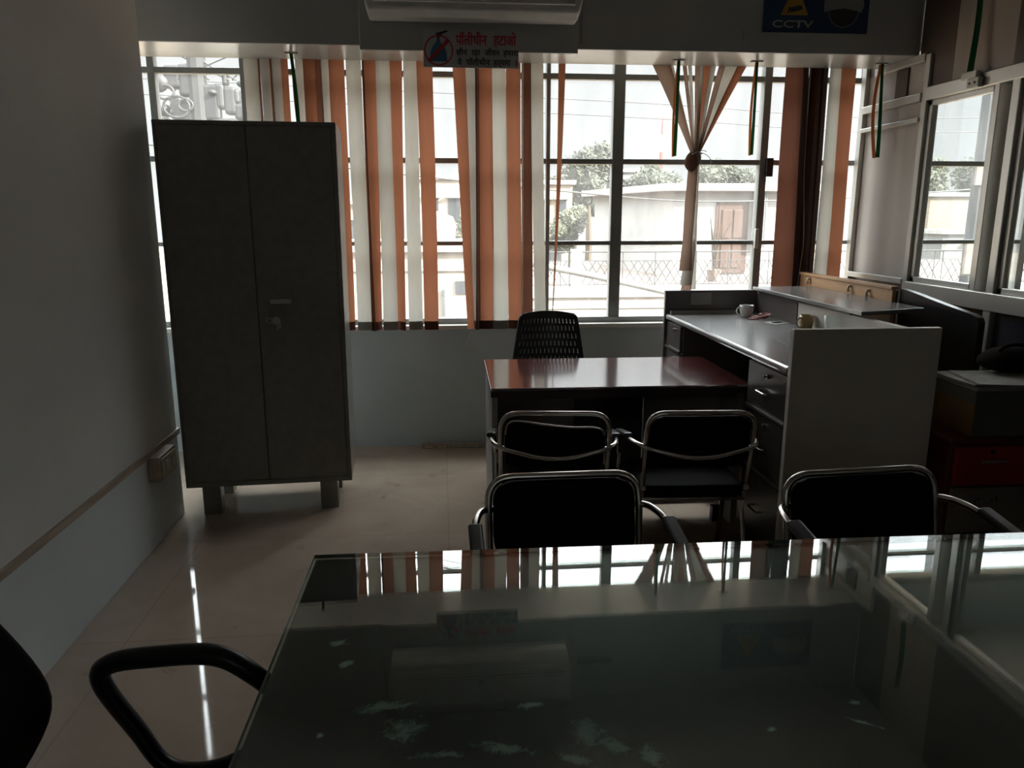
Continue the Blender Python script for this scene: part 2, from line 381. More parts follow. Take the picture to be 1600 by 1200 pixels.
MB().box(-1.2, BY-1.2, 2.15, 5.0, BY-.2, 2.27).build('sunshade', M['ceiling'], w2)  # unseen slab, added to keep direct sun out of this window
# window wall
w = MB().box(-2.4, FY-.04, 0, RX+.2, FY+.2, SILL-.03).box(-2.4, FY-.04, 2.66, RX+.2, FY+.2, CZ).build('wall_back', M['wall_far']); struct(w, 'blue grey wall under the long window', 'wall')
s = MB().box(-2.2, FY-.10, SILL-.032, RX, FY+.24, SILL-.002).build('trim_2', M['sill'], bevel=.004); struct(s, 'pale stone sill below the long window', 'sill')
# beam with boxed trim
b = MB().box(LX-.8, BEAM, SOF, PX+.018, 4.94, CZ).build('beam_1', M['beam'], bevel=.006); struct(b, 'deep grey beam across the top of the window', 'beam')
b = MB().box(-.423, 4.43, 2.41, .753, BEAM+.01, CZ).build('trim_3', M['beam'], bevel=.006); struct(b, 'grey boxed section of the beam behind the air conditioner', 'beam')
b = MB().box(.785, BEAM-.012, SOF+.03, .80, BEAM+.01, CZ).box(1.708, BEAM-.010, 2.515, 1.716, BEAM+.01, 2.565).build('trim_4', M['beam']); struct(b, 'thin cable casing running up the beam', 'trim')

# window_1: steel frame with panes
vx = [(-1.752, .042), (-1.205, .040), (.690, .026), (1.150, .075), (2.135, .05), (2.62, .05), (3.10, .05), (4.06, .05), (4.75, .05)]
wf = MB()
for x, wd in vx: wf.box(x-wd/2, FY-.02, SILL, x+wd/2, FY+.05, 2.66)
for z, h in ((2.415, .036), (1.893, .034), (1.368, .028)): wf.box(-2.2, FY-.012, z-h/2, RX, FY+.035, z+h/2)
wf.box(-2.2, FY-.03, SILL-.002, RX, FY+.06, SILL+.035).box(-2.2, FY-.03, 2.60, RX, FY+.06, 2.66)
win = wf.build('window_1', M['frame'], bevel=.004); struct(win, 'long steel framed sliding window across the far wall', 'window')
ed = [-2.2]+[x for x, _ in vx]+[RX]
for a, b in zip(ed[:-1], ed[1:]): MB().box(a+.005, FY+.010, SILL+.03, b-.005, FY+.014, 2.62).build('glass_pane', M['pane'], win)
MB().box(2.145, FY-.055, 1.80, 2.19, FY-.02, 1.92).build('window_latch', M['black_plastic'], win, bevel=.004)
MB().box(2.10, FY-.05, 1.33, 2.125, FY-.02, 1.46).build('window_handle', M['white_plastic'], win, bevel=.004)

# ------------------------------------------------------------------ glazed partition on the right
pt = struct(thing('wall_right', None, None, (PX, 0, 0)), 'aluminium framed glazed partition with pale and dark panels', 'partition')
def pbox(name, mat, y0, z0, y1, z1, x0=0., x1=.08, bevel=.004): return MB().box(x0, y0, z0, x1, y1, z1).build(name, mat, pt, bevel=bevel)
ZR0, ZR1 = 2.185, 2.245          # top rail
ZB0, ZB1 = 1.075, 1.165          # bottom rail
pbox('post', M['alu'], 5.06, 0, 5.115, 2.66)
pbox('post', M['alu'], 4.385, 0, 4.43, 2.44)
pbox('post', M['alu'], 3.785, ZB0, 3.825, ZR1)
pbox('post', M['alu'], 3.645, 0, 3.70, ZR1)
for y in (2.75, 1.85, .95, 0.05, -.85, -1.75, -2.65): pbox('post', M['alu'], y-.027, 0, y+.027, ZR1)
pbox('rail', M['alu'], BY, ZR0, 4.385, ZR1+.012, -.01, .09)
pbox('rail', M['alu'], BY, ZB0, 4.385, ZB1, -.012, .09)
pbox('rail', M['alu'], 4.43, 2.19, 5.06, 2.235, -.012, .07)
pbox('rail', M['alu'], 4.43, 2.075, 5.06, 2.10, -.012, .07)
pbox('rail', M['alu'], 4.43, 1.145, 5.06, 1.178, -.008, .07)
pbox('rail', M['alu'], 4.43, 2.405, 4.95, 2.449, -.008, .07)
pbox('pale_panel', M['lam_light'], 4.43, 1.17, 5.06, 2.42, .03, .05, 0)
pbox('dark_panel', M['lam_brown'], 4.62, 2.235, 4.74, 2.41, .018, .031, 0)  # brown sheet painted in for the darkness of an open gap
pbox('dark_panel', M['lam_brown'], 4.40, 0, 5.06, 1.15, .03, .05, 0)
pbox('dark_panel', M['lam_blue'], 3.70, 0, 4.385, ZB0, .03, .05, 0)
prev = 3.645
for y in (2.75, 1.85, .95, .05, -.85, -1.75, -2.65, BY):
    pbox('dark_panel', M['lam_blue'], y+.027, 0, prev, ZB0-.0, .03, .05, 0); prev = y-.027
# upper infill boards above the rail
pbox('dark_panel', M['lam_brown'], 4.385, 2.43, BEAM-.002, CZ, .02, .05, 0)
pbox('dark_panel', M['lam_brown'], 4.942, 2.42, 5.16, CZ, .02, .05, 0)
pbox('dark_panel', M['lam_brown'], 4.20, ZR1, 4.385, CZ, .02, .05, 0)
pbox('pale_panel', M['lam_mid'], 3.74, ZR1, 4.20, CZ, .02, .05, 0)
pbox('dark_panel', M['lam_brown'], BY, ZR1, 3.74, CZ, .02, .05, 0)
# sliding glazed sashes
def sash(y0, y1, x, z0=ZB1, z1=ZR0):
    f = MB().box(x, y0, z0, x+.03, y0+.035, z1).box(x, y1-.035, z0, x+.03, y1, z1).box(x, y0, z0, x+.03, y1, z0+.03).box(x, y0, z1-.03, x+.03, y1, z1).build('sash', M['alu'], pt, bevel=.003)
    MB().box(x+.013, y0+.03, z0+.025, x+.017, y1-.03, z1-.025).build('glass_pane', M['pane_in'], f)
sash(3.825, 4.385, .02); 
prev = 3.645
for k, y in enumerate((2.75, 1.85, .95, .05, -.85, -1.75, -2.65, BY)): sash(y+.027, prev, .02 if k % 2 == 0 else .045); prev = y-.027
jb = thing('junction_box', 'small cream junction box fixed on top of the partition rail', 'junction box', (PX-.012, 3.94, 2.185))
MB().box(-.030, -.045, 0, 0, .045, .05).build('box_body', M['white_plastic'], jb, bevel=.004)
MB().box(-.028, -.02, .05, 0, .10, .085).build('cover', M['white_plastic'], jb, bevel=.004)
for y in (-.02, .02): MB().cyl((-.034, y, .025), (-.028, y, .025), .006, 10).build('screw', M['black_plastic'], jb)

# ------------------------------------------------------------------ vertical blinds
def slat(parent, mat, hem, tx0, tx1, bx0, bx1, zt=2.56, zb=.825, Y=5.0, s=1, wave=.004, mid=None, hemh=.052):
    ph = random.uniform(0, 6)
    def P(u, v, z0=zb, z1=zt):
        z = z0+(z1-z0)*v; t = (z-zb)/(zt-zb)
        a = bx0+(tx0-bx0)*t; b = bx1+(tx1-bx1)*t
        if mid: k = 4*t*(1-t); a += mid*k; b += mid*k
        wd = abs(b-a); dy = math.sqrt(max(0, .092**2-min(wd, .092)**2))*.5
        return Vector((a+(b-a)*u + wave*.6*math.sin(5*t+ph), Y + s*dy*(2*u-1) + wave*math.sin(7*t+ph*2) - .012*math.sin(math.pi*u), z))
    o = MB().grid(P, 5, 22).build('slat', mat, parent, smooth=True)
    if hem:
        Q = lambda u, v: P(u, v, zb-.004, zb+hemh)+Vector((0, -.004, 0))
        Q2 = lambda u, v: P(u, v, zb-.004, zb+hemh)+Vector((0, .004, 0))
        MB().grid(Q, 5, 2).grid(Q2, 5, 2).build('hem', hem, o, smooth=True)
    return o
C, O, B_ = 'cream', 'orange', 'brown'
HEM = {C: M['hem_cream'], O: M['hem_orange'], B_: M['hem_orange']}
bl = thing('vertical_blind', 'long vertical blind of cream and orange slats left of the tied bunch', 'blind', (0, 0, 0))
MB().box(-1.2, 4.97, 2.56, .85, 5.02, 2.60).build('head_rail', M['white_plastic'], bl)
S = [(C, -1.160, -1.088, 1), (B_, -1.092, -1.060, -1), (C, -1.064, -1.018, 1), (B_, -1.022, -.990, -1), (C, -.998, -.948, 1), (O, -.956, -.900, -1),
     (C, -.856, -.806, 1), (O, -.815, -.752, 1), (B_, -.755, -.703, -1), (C, -.712, -.658, 1)]
for c, a, b, s_ in S: slat(bl, M[c], HEM[c], a, b, a+.01, b+.01, s=s_)
S = [(O, -.664, -.572, -.660, -.578, 1), (C, -.560, -.474, -.560, -.466, 1), (B_, -.475, -.455, -.470, -.440, -1), (O, -.466, -.386, -.463, -.403, 1), (C, -.382, -.300, -.397, -.302, 1), (O, -.304, -.224, -.307, -.252, -1),
     (C, -.221, -.143, -.228, -.137, 1), (O, -.140, -.043, -.129, -.037, -1), (O, .069, .151, .151, .207, 1), (C, .150, .222, .190, .219, -1), (B_, .216, .246, .205, .250, 1),
     (O, .240, .320, .225, .322, -1), (C, .318, .403, .317, .420, 1), (O, .404, .492, .418, .509, -1), (C, .497, .520, .50, .515, 1), (B_, .518, .556, .507, .575, -1), (C, .553, .635, .588, .667, 1)]
for c, a, b, p, q, s_ in S: slat(bl, M[c], HEM[c] if not (c == O and abs(a-.069) < .001) else None, a, b, p, q, s=s_)
slat(bl, M[O], None, .724, .782, .700, .716, s=1, mid=.006)
MB().tube(smooth_path([(.184, 4.96, .83), (.15, 4.96, .76), (.132, 4.965, .715), (.18, 4.96, .69), (.235, 4.96, .675), (.262, 4.96, .64)]), .0014, 5).build('loose_thread', M['string'], bl, smooth=True)
MB().tube(smooth_path([(.196, 4.96, .83), (.215, 4.96, .77), (.222, 4.96, .70), (.212, 4.96, .68), (.27, 4.96, .675)]), .0014, 5).build('loose_thread', M['string'], bl, smooth=True)
MB().tube(smooth_path([(-.57, 4.98, .82), (-.52, 4.98, .77), (-.47, 4.98, .745), (-.41, 4.98, .735)]), .0012, 5).build('loose_thread', M['string'], bl, smooth=True)

kb = thing('vertical_blind', 'vertical blind slats tied into a hanging knot in front of the right window', 'blind', (0, 0, 0))
MB().box(1.22, 4.94, 2.56, 2.0, 4.98, 2.60).build('head_rail', M['white_plastic'], kb)
KX, KZ = 1.605, 1.935
def bunch_slat(mat, a, b, kx, w, y, zb=None, bx=None):
    def P(u, v):
        if v < .62:                                   # top to knot
            t = v/.62; z = 2.56+(KZ-2.56)*t; e = t**.92
            l = a+(kx-w/2-a)*e; r = b+(kx+w/2-b)*e
        else:
            t = (v-.62)/.38; z = KZ+(KZ-.06-KZ)*t; l = kx-w/2; r = kx+w/2
        return Vector((l+(r-l)*u, y+.012*math.sin(3*v+a*9)-.010*math.sin(math.pi*u), z))
    return MB().grid(P, 5, 26).build('slat', mat, kb, smooth=True)
KS = [('taupe', 1.235, 1.372, -.018, .028, 4.945), (C, 1.352, 1.402, -.014, .016, 4.955), ('taupe', 1.478, 1.508, -.008, .016, 4.95), (C, 1.522, 1.550, -.004, .014, 4.955), ('taupe', 1.575, 1.608, 0, .016, 4.95), (C, 1.604, 1.640, .003, .014, 4.945),
      (O, 1.630, 1.700, .006, .022, 4.955), (C, 1.690, 1.732, .010, .014, 4.95), ('taupe', 1.752, 1.800, .014, .018, 4.945), (C, 1.800, 1.905, .018, .024, 4.955), (O, 1.895, 1.965, .020, .018, 4.945)]
for c, a, b, dk, w_, y in KS: bunch_slat(M[c], a, b, KX+dk, w_, y)
# knot: folded loop and tying cord
def blob(c, r, seed, n=14):
    rnd = random.Random(seed); m = MB()
    prof = [(math.sin(math.pi*i/n), -math.cos(math.pi*i/n)) for i in range(n+1)]
    m.lathe([(max(p[0]*1., 0.00001), p[1]) for p in prof], 18)
    m.v = [(c[0]+v[0]*r[0]*(1+.10*math.sin(3*v[2]+seed)), c[1]+v[1]*r[1], c[2]+v[2]*r[2]) for v in m.v]
    return m
k = blob((KX-.028, 4.935, KZ-.055), (.042, .032, .062), 2); k.build('knot', M['taupe'], kb, smooth=True)
k = blob((KX+.004, 4.945, KZ-.04), (.036, .030, .045), 5); k.build('knot', M['cream'], kb, smooth=True)
tc_ = MB().tube(smooth_path([(KX-.03, 4.91, KZ-.01), (KX, 4.905, KZ+.004), (KX+.03, 4.915, KZ-.008), (KX+.02, 4.97, KZ), (KX-.02, 4.97, KZ)], closed=True), .0035, 6, closed=True)
tc_.tube(smooth_path([(KX, 4.905, KZ+.004), (KX+.05, 4.91, KZ-.01), (KX+.085, 4.915, KZ-.035), (KX+.095, 4.915, KZ-.07)]), .0022, 5)
tc_.tube(smooth_path([(KX, 4.905, KZ+.004), (KX+.035, 4.91, KZ+.012), (KX+.06, 4.91, KZ+.006)]), .0022, 5)
tc_.build('tie_cord', M['string'], kb, smooth=True)
def tail(mat, pts, y):
    """hanging tail: rows of (z, x0, x1)"""
    def P(u, v):
        q = v*(len(pts)-1); i = min(int(q), len(pts)-2); t = q-i
        z = pts[i][0]*(1-t)+pts[i+1][0]*t; l = pts[i][1]*(1-t)+pts[i+1][1]*t; r = pts[i][2]*(1-t)+pts[i+1][2]*t
        return Vector((l+(r-l)*u, y-.015*math.sin(math.pi*u), z))
    MB().grid(P, 6, 18).build('slat', mat, kb, smooth=True)
tail(M['taupe'], [(KZ-.05, 1.562, 1.625), (1.62, 1.548, 1.618), (1.38, 1.545, 1.610), (1.195, 1.530, 1.615)], 4.94)
tail(M[C], [(KZ-.05, 1.585, 1.640), (1.55, 1.588, 1.640), (1.32, 1.572, 1.640), (1.10, 1.548, 1.628)], 4.96)
tail(M['taupe'], [(1.40, 1.60, 1.625), (1.20, 1.58, 1.63), (1.04, 1.555, 1.630)], 4.975)
tail(M[C], [(KZ-.05, 1.618, 1.648), (1.5, 1.62, 1.652), (1.07, 1.618, 1.665)], 4.985)

gb = thing('vertical_blind', 'brown and cream blind slats, shaded sides coloured dark, gathered beside the pale partition panel', 'blind', (0, 0, 0))
MB().box(2.17, 4.97, 2.56, 2.70, 5.02, 2.60).build('head_rail', M['white_plastic'], gb)
for c, a, b, p, q, s_, y in [(B_, 2.180, 2.292, 2.175, 2.335, 1, 4.99), ('dark', 2.285, 2.302, 2.326, 2.350, -1, 4.985), ('dark', 2.296, 2.352, 2.340, 2.390, 1, 5.01), (B_, 2.345, 2.362, 2.375, 2.392, -1, 4.985), ('dark', 2.352, 2.420, 2.385, 2.436, -1, 5.01), ('dark', 2.412, 2.485, 2.425, 2.492, 1, 5.01),
                          (C, 2.482, 2.570, 2.482, 2.577, 1, 5.02), (O, 2.566, 2.650, 2.575, 2.660, -1, 5.02)]:
    slat(gb, M[c], HEM.get(c, M['hem_orange']), a, b, p, q, s=s_, Y=y)
MB().tube(smooth_path([(2.32, 4.95, 2.56), (2.325, 4.945, 1.9), (2.36, 4.945, 1.4), (2.352, 4.945, 1.22), (2.34, 4.945, .95)]), .003, 6).build('pull_cord', M['string'], gb, smooth=True)

# ------------------------------------------------------------------ tricolour ribbons hanging from the beam underside
def ribbon(x, y, zt, zb, dx, label, sides=(('rib_orange', -.007), ('rib_green', .003)), w=.022):
    r = thing('ribbon', label, 'ribbon', (x, y, zt), 0, 'tricolour ribbons left hanging from the beam')
    L = zt-zb
    for nm, off in sides:
        pn = 'green_strip' if 'green' in nm else ('orange_strip' if 'orange' in nm else 'white_strip')
        k = 1 if 'green' in nm else -1
        def P(u, v):
            t = v
            return Vector((dx*t + off*1.4*math.sin(math.pi*t*.9) + (u-.5)*w*(.75+.25*t)*(1 if k > 0 else .5), -.008*k + .006*math.sin(4*t) + (u-.5)*.012*k, -L*t*(1 if k > 0 else 1.006)))
        MB().grid(P, 2, 16).build(pn, M[nm], r, smooth=True)
    MB().box(-.035, -.012, -.006, .035, .012, 0).build('tape', M['paper'], r)
    return r
ribbon(-.838, 4.75, SOF, 2.02, .02, 'green and orange ribbon hanging above the grey steel almirah')
ribbon(1.412, 4.75, SOF, 1.90, -.006, 'green ribbon hanging in front of the left edge of the tied blind', w=.026)
ribbon(1.89, 4.75, SOF, 1.91, -.004, 'green and orange ribbon hanging right of the tied blind', w=.026)
ribbon(2.672, 4.75, SOF, 1.90, .02, 'green ribbon with a thin orange loop hanging before the pale partition panel', sides=(('rib_orange', -.020), ('rib_green', .006)), w=.034)
rb = ribbon(PX-.03, 3.97, 2.72, 2.27, 0, 'green and orange ribbon hanging above the cream junction box', w=.03)
rb.rotation_euler = (0, 0, R(-80))

# ------------------------------------------------------------------ beam mounted things
ac = thing('air_conditioner', 'white wall mounted split air conditioner above the window', 'air conditioner', (0, 4.43, 2.543))
prof = [(0, .03), (-.05, .0), (-.15, -.0), (-.20, .03), (-.218, .10), (-.222, .30), (0, .30)]
m = MB(); n = len(prof)
vs = [Vector((x*(1 if p[1] > .06 else .955)+ .181, p[0], p[1])) for x in (-.569, .569) for p in prof]
m.add(vs, [tuple(range(n-1, -1, -1)), tuple(range(n, 2*n))]+[(i, (i+1) % n, n+(i+1) % n, n+i) for i in range(n)])
m.build('body', M['white_plastic'], ac, bevel=.012, seg=3)
MB().box(-.33, -.232, .055, .70, -.214, .105, Matrix.Rotation(R(0), 4, 'X')).build('louver', M['white_plastic'], ac, bevel=.006)
MB().box(-.335, -.226, .106, .705, -.217, .110).build('louver_slot', M['black_plastic'], ac)
MB().box(.165, -.2245, .142, .20, -.2215, .150).build('badge', M['black_plastic'], ac)

sg = thing('notice_board', 'white notice board with red Hindi heading and crossed out polythene bag', 'sign', (-.086, 4.424, 2.327))
SW, SH = .512, .193
MB().box(0, -.004, 0, SW, 0, SH).build('board', M['board'], sg)
cx, cz, rad = .082, .085, .078
def ring(cx, cz, r0, r1, y, n=40, a0=0, a1=2*math.pi):
    m = MB(); vs = []; full = abs(a1-a0-2*math.pi) < 1e-6
    for i in range(n+1):
        a = a0+(a1-a0)*i/n
        for r in (r0, r1): vs.append((cx+r*math.cos(a), y, cz+r*math.sin(a)))
    m.add(vs, [(2*i, 2*i+1, 2*i+3, 2*i+2) for i in range(n)]); return m
def flat(pts, y): return MB().add([(x, y, z) for x, z in pts], [tuple(range(len(pts)))])
bagp = [(.036, .030), (.128, .030), (.124, .075), (.112, .105), (.092, .128), (.088, .150), (.074, .150), (.070, .128), (.050, .105), (.038, .075)]
flat(bagp, -.0048).build('bag_picture', M['sign_blue'], sg)
flat([(.074, .148), (.088, .150), (.100, .166), (.138, .182), (.120, .186), (.090, .176), (.068, .172)], -.0049).build('bag_tie', M['sign_black'], sg)
rg = ring(cx, cz, rad-.008, rad, -.0055); dx_ = .0551
rg.add([(cx-dx_-.007, -.0055, cz-dx_+.007), (cx-dx_+.007, -.0055, cz-dx_-.007), (cx+dx_+.007, -.0055, cz+dx_-.007), (cx+dx_-.007, -.0055, cz+dx_+.007)], [(0, 1, 2, 3)])
rg.build('prohibition_mark', M['sign_red'], sg)
text_mesh('heading', 'पॉलीथीन', M['sign_red'], sg, .072, .165, (.175, -.005, .116), bold=.0018)
text_mesh('heading', 'हटाओ', M['sign_red'], sg, .072, .120, (.378, -.005, .116), bold=.0018)
for t, x, wd in (('छीन', .176, .058), ('रहा', .258, .046), ('जीवन', .330, .078), ('हमारा', .430, .080)): text_mesh('text_line', t, M['sign_black'], sg, .042, wd, (x, -.005, .063), bold=.0010)
for t, x, wd in (('ये', .183, .022), ('पॉलीथीन', .228, .128), ('हत्यारा', .378, .090), ('।', .497, .004)): text_mesh('text_line', t, M['sign_black'], sg, .042, wd, (x, -.005, .014), bold=.0010)

cs = thing('cctv_sign', 'blue CCTV warning sign with dome camera picture on the beam', 'sign', (1.815, 4.518, 2.560))
CW, CH = .617, .33
MB().box(0, -.004, 0, CW, 0, CH).build('board', M['cctv_blue'], cs)
text_mesh('lettering', 'CCTV', M['cctv_cream'], cs, .052, .235, (.058, -.005, .026), bold=.0016)
flat([(.10, .090), (.262, .090), (.181, .262)], -.0046).build('warning_triangle', M['cctv_yel'], cs)
cm = flat([(.150, .128), (.205, .142), (.214, .118), (.160, .104)], -.0052)
cm.add([(.138, -.0052, .100), (.148, -.0052, .100), (.156, -.0052, .132), (.146, -.0052, .132)], [(0, 1, 2, 3)])
cm.add([(.206, -.0052, .138), (.222, -.0052, .140), (.226, -.0052, .122), (.212, -.0052, .118)], [(0, 1, 2, 3)])
cm.build('camera_symbol', M['sign_black'], cs)
dcx, dcz = .468, .128
flat([(dcx-.115, .110)] + [(dcx-.115+.0*i, .110) for i in ()] + [(dcx-.118, .15), (dcx-.110, .20), (dcx-.08, .232), (dcx, .240), (dcx+.08, .232), (dcx+.110, .20), (dcx+.118, .15), (dcx+.105, .110), (dcx+.085, .118), (dcx, .132), (dcx-.085, .118)], -.0046).build('camera_housing', M['cctv_white'], cs)
flat([(dcx+.085*math.cos(a), .118+.090*math.sin(a)) for a in [math.pi+math.pi*i/18 for i in range(19)]] + [(dcx, .131)], -.0050).build('camera_dome', M['sign_black'], cs)
ring(dcx, .118, .084, .0885, -.0056, 24, math.pi, 2*math.pi).build('dome_rim', M['cctv_white'], cs)
po = MB().box(.83, 4.512, 2.752, 1.065, 4.519, 2.80).build('wall_plate', M['lam_brown']); tag(po, 'narrow dark plate on the beam just right of the air conditioner', 'plate')

sb = thing('socket_box', 'small beige socket box on the left wall under the wooden strip', 'socket box', (LX, 3.67, .325))
MB().box(0, -.115, 0, .055, .115, .118).build('box_body', M['strip'], sb, bevel=.006)
MB().box(.055, -.095, .012, .062, .095, .106).build('face_plate', M['peg'], sb, bevel=.003)
MB().box(.062, -.06, .03, .068, -.02, .085).box(.062, .02, .03, .068, .06, .085).build('switch', M['white_plastic'], sb, bevel=.002)

bs = thing('floor_strip', 'brown strip with pale marks lying at the foot of the far wall', 'strip', (.02, 5.06, 0), R(-1))
MB().box(-.19, -.03, 0, .24, .03, .024).build('strip_body', M['strip'], bs, bevel=.003)
mk = MB()
for x, w_ in ((-.165, .05), (-.075, .018), (-.045, .018), (.015, .02), (.045, .05), (.11, .02), (.145, .05)): mk.box(x, -.0312, .008, x+w_, -.0302, .017)
mk.build('pale_marks', M['peg'], bs)

# ------------------------------------------------------------------ steel almirah
al = thing('steel_almirah', 'tall dark grey steel almirah with two doors by the left wall', 'almirah', (-.936, 3.962, 0), R(3.6))
AW, AD, AZ0, AZ1 = .425, .42, .155, 1.992
MB().box(-AW, .012, AZ0, AW, AD, AZ1).build('body', M['almirah'], al, bevel=.006)
MB().box(-AW, 0, AZ0, AW, .014, AZ0+.028).box(-AW, 0, AZ1-.02, AW, .014, AZ1).box(AW-.022, 0, AZ0, AW, .014, AZ1).box(-AW, 0, AZ0, -AW+.015, .014, AZ1).build('face_frame', M['almirah'], al, bevel=.003)
dl = MB().box(-AW+.016, -.004, AZ0+.03, -.002, .016, AZ1-.022).build('door', M['almirah'], al, bevel=.004)
dr = MB().box(.002, -.006, AZ0+.03, AW-.024, .016, AZ1-.022).build('door', M['almirah'], al, bevel=.004)
h = MB().box(.066, -.036, 1.116, .168, -.024, 1.140).box(.068, -.03, 1.118, .082, -.004, 1.138).box(.152, -.03, 1.118, .166, -.004, 1.138).build('handle', M['steel'], dr, bevel=.003)
MB().cyl((.086, -.006, 1.028), (.086, -.016, 1.028), .020, 18).build('lock', M['steel'], dr)
ky = MB().box(.083, -.040, 1.022, .089, -.014, 1.034).tube(smooth_path([(.072, -.034, 1.032), (.060, -.034, 1.045), (.046, -.034, 1.040), (.044, -.034, 1.026), (.058, -.034, 1.020), (.078, -.034, 1.026)], closed=True), .0028, 6, closed=True)
ky.box(.092, -.037, .985, .100, -.033, 1.022).box(.104, -.037, .994, .111, -.033, 1.026); ky.build('keys', M['steel'], dr)
for x in (-AW+.075, AW-.075-.095):
    for y in (.015, AD-.10): MB().box(x, y, 0, x+.092, y+.08, AZ0+.004).build('leg', M['almirah'], al, bevel=.003)

# ------------------------------------------------------------------ red topped desk
dk = thing('office_desk', 'office desk with glossy red brown top near the far window', 'desk', (.207, 3.475, 0), R(-.6))
DW, DD = 1.245, .745
tp = MB().box(0, 0, .735, DW, DD, .762).build('desk_top', M['desk_top'], dk, bevel=.003)
MB().box(.001, -.004, .720, DW-.001, .02, .752).build('edge_strip', M['desk_edge'], tp)
MB().box(.008, .03, .04, .035, DD-.03, .735).build('side_panel', M['desk_side'], dk, bevel=.002)
MB().box(DW-.05, .03, .04, DW-.02, DD-.03, .735).build('side_panel', M['desk_grey'], dk, bevel=.002)
MB().box(.035, .27, .06, .435, .288, .735).build('front_panel', M['desk_grey'], dk, bevel=.002)
MB().box(.800, .27, .06, DW-.05, .288, .735).build('front_panel', M['desk_grey'], dk, bevel=.002)
MB().box(.435, .30, .06, .800, .318, .735).build('kneehole_shade_panel', M['black_lam'], dk, bevel=.002)  # black sheet stands in for the shade inside the open kneehole
MB().box(.035, .06, .69, DW-.05, .27, .735).build('top_rail', M['desk_edge'], dk, bevel=.003)
for x, y in ((.012, .05), (.012, DD-.1), (DW-.095, .16), (DW-.075, DD-.1)): MB().box(x, y, 0, x+.045, y+.045, .08).build('foot', M['black_plastic'], dk, bevel=.003)

# ------------------------------------------------------------------ reception counter
rc = thing('reception_counter', 'L shaped reception counter with cream end panel and dark worktop', 'counter', (0, 0, 0))
MB().box(1.400, 2.950, 0, 2.030, 2.980, 1.100).build('end_panel', M['counter_white'], rc, bevel=.002)
MB().box(1.990, 2.980, 0, 2.020, 4.750, 1.072).build('front_wall', M['counter_white'], rc, bevel=.002)
MB().box(1.984, 4.17, .942, 1.990, 4.750, 1.070).build('dark_lining', M['counter_dark'], rc)
bp_ = MB().box(1.392, 4.750, 0, 2.030, 4.780, 1.085).build('back_panel', M['counter_dark'], rc, bevel=.002)
MB().box(1.555, 4.746, .995, 1.69, 4.750, 1.070).build('paper_label', M['grey_paint'], bp_)
MB().box(1.398, 2.981, .905, 1.988, 4.749, .940).build('worktop', M['counter_top'], rc, bevel=.012, seg=3)
MB().box(1.90, 3.41, .05, 1.93, 4.45, .905).build('counter_shade_panel', M['counter_dark'], rc)  # dark panel added for the shadow on the front wall's inner face
sh = MB().prism([(1.950, 3.432), (2.334, 3.55), (2.334, 4.735), (1.950, 4.735)], 1.0875, 1.108).build('transaction_shelf', M['counter_top'], rc, bevel=.003)
MB().box(1.985, 3.6, 1.070, 2.02, 4.72, 1.0878).build('shelf_support', M['counter_dark'], rc)
def pedestal(y0, y1):
    p = MB().box(1.425, y0, .06, 1.90, y1, .905).box(1.45, y0+.02, 0, 1.88, y1-.02, .06).build('pedestal', M['counter_dark'], rc, bevel=.002)
    return p
pedestal(2.985, 3.405); pedestal(4.45, 4.745)
def drawer(y0, y1, z0, z1, handle=True, lock=True):
    d = MB().box(1.408, y0, z0, 1.427, y1, z1).build('drawer', M['drawer'], rc, bevel=.002)
    MB().box(1.398, y0, z0, 1.410, y1, z0+.012).build('drawer_lip', M['counter_dark'], d)
    ym = (y0+y1)/2
    if handle:
        zc = z0+(z1-z0)*.48
        MB().tube(fillet([(1.408, ym+.048, zc), (1.380, ym+.048, zc), (1.380, ym-.048, zc), (1.408, ym-.048, zc)], .014), .0055, 8).build('handle', M['chrome'], d, smooth=True)
    if lock: MB().cyl((1.408, ym-.02, z1-.035), (1.398, ym-.02, z1-.035), .011, 14).box(1.385, ym-.023, z1-.040, 1.399, ym-.017, z1-.030).build('lock', M['chrome'], d)
for z0, z1 in ((.682, .895), (.405, .670), (.10, .393)): drawer(2.995, 3.40, z0, z1)
for z0, z1 in ((.735, .895), (.42, .722), (.10, .408)): drawer(4.46, 4.74, z0, z1, handle=False)

# things on the counter
def mug(name, label, mat, loc, r, h, rz, taper=1.08):
    m = thing(name, label, 'mug', loc, rz)
    MB().lathe([(.0001, 0), (r*.72, 0), (r*.80, .003), (r, h*.55), (r*taper, h), (r*taper-.004, h), (r-.005, h*.55), (r*.7, .006), (.0001, .006)], 28).build('cup', mat, m, smooth=True)
    MB().tube(smooth_path([(-r*.95, 0, h*.82), (-r-.016, 0, h*.80), (-r-.026, 0, h*.55), (-r-.016, 0, h*.28), (-r*.85, 0, h*.22)]), .0045, 8).build('handle', mat, m, smooth=True)
    return m
mug('mug', 'white mug with handle on the dark counter worktop', M['ceramic'], (1.845, 4.55, .94), .040, .072, R(8))
mug('mug', 'tan mug behind the cream end panel of the counter', M['tan_mug'], (1.945, 3.965, .94), .037, .085, R(15), 1.0)
tg = MB().lathe([(.0001, 0), (.028, 0), (.036, .115), (.0335, .115), (.026, .008), (.0001, .008)], 28).build('tumbler', M['tumbler'], smooth=True, loc=(1.945, 3.70, .94)); tag(tg, 'empty clear glass tumbler beside the tan mug', 'glass')
cb = MB()
for i in range(5):
    a = i*1.3; cb.tube(smooth_path([(.05*math.cos(a+t)*(1-.1*i)+.012*i, .04*math.sin(a+t), .005+.006*i) for t in (0, 1.2, 2.4, 3.6, 4.6)]), .004, 6)
cb = cb.build('coiled_cable', M['pink'], smooth=True, loc=(1.872, 4.44, .94)); tag(cb, 'pinkish red cable coiled in front of the white mug', 'cable')
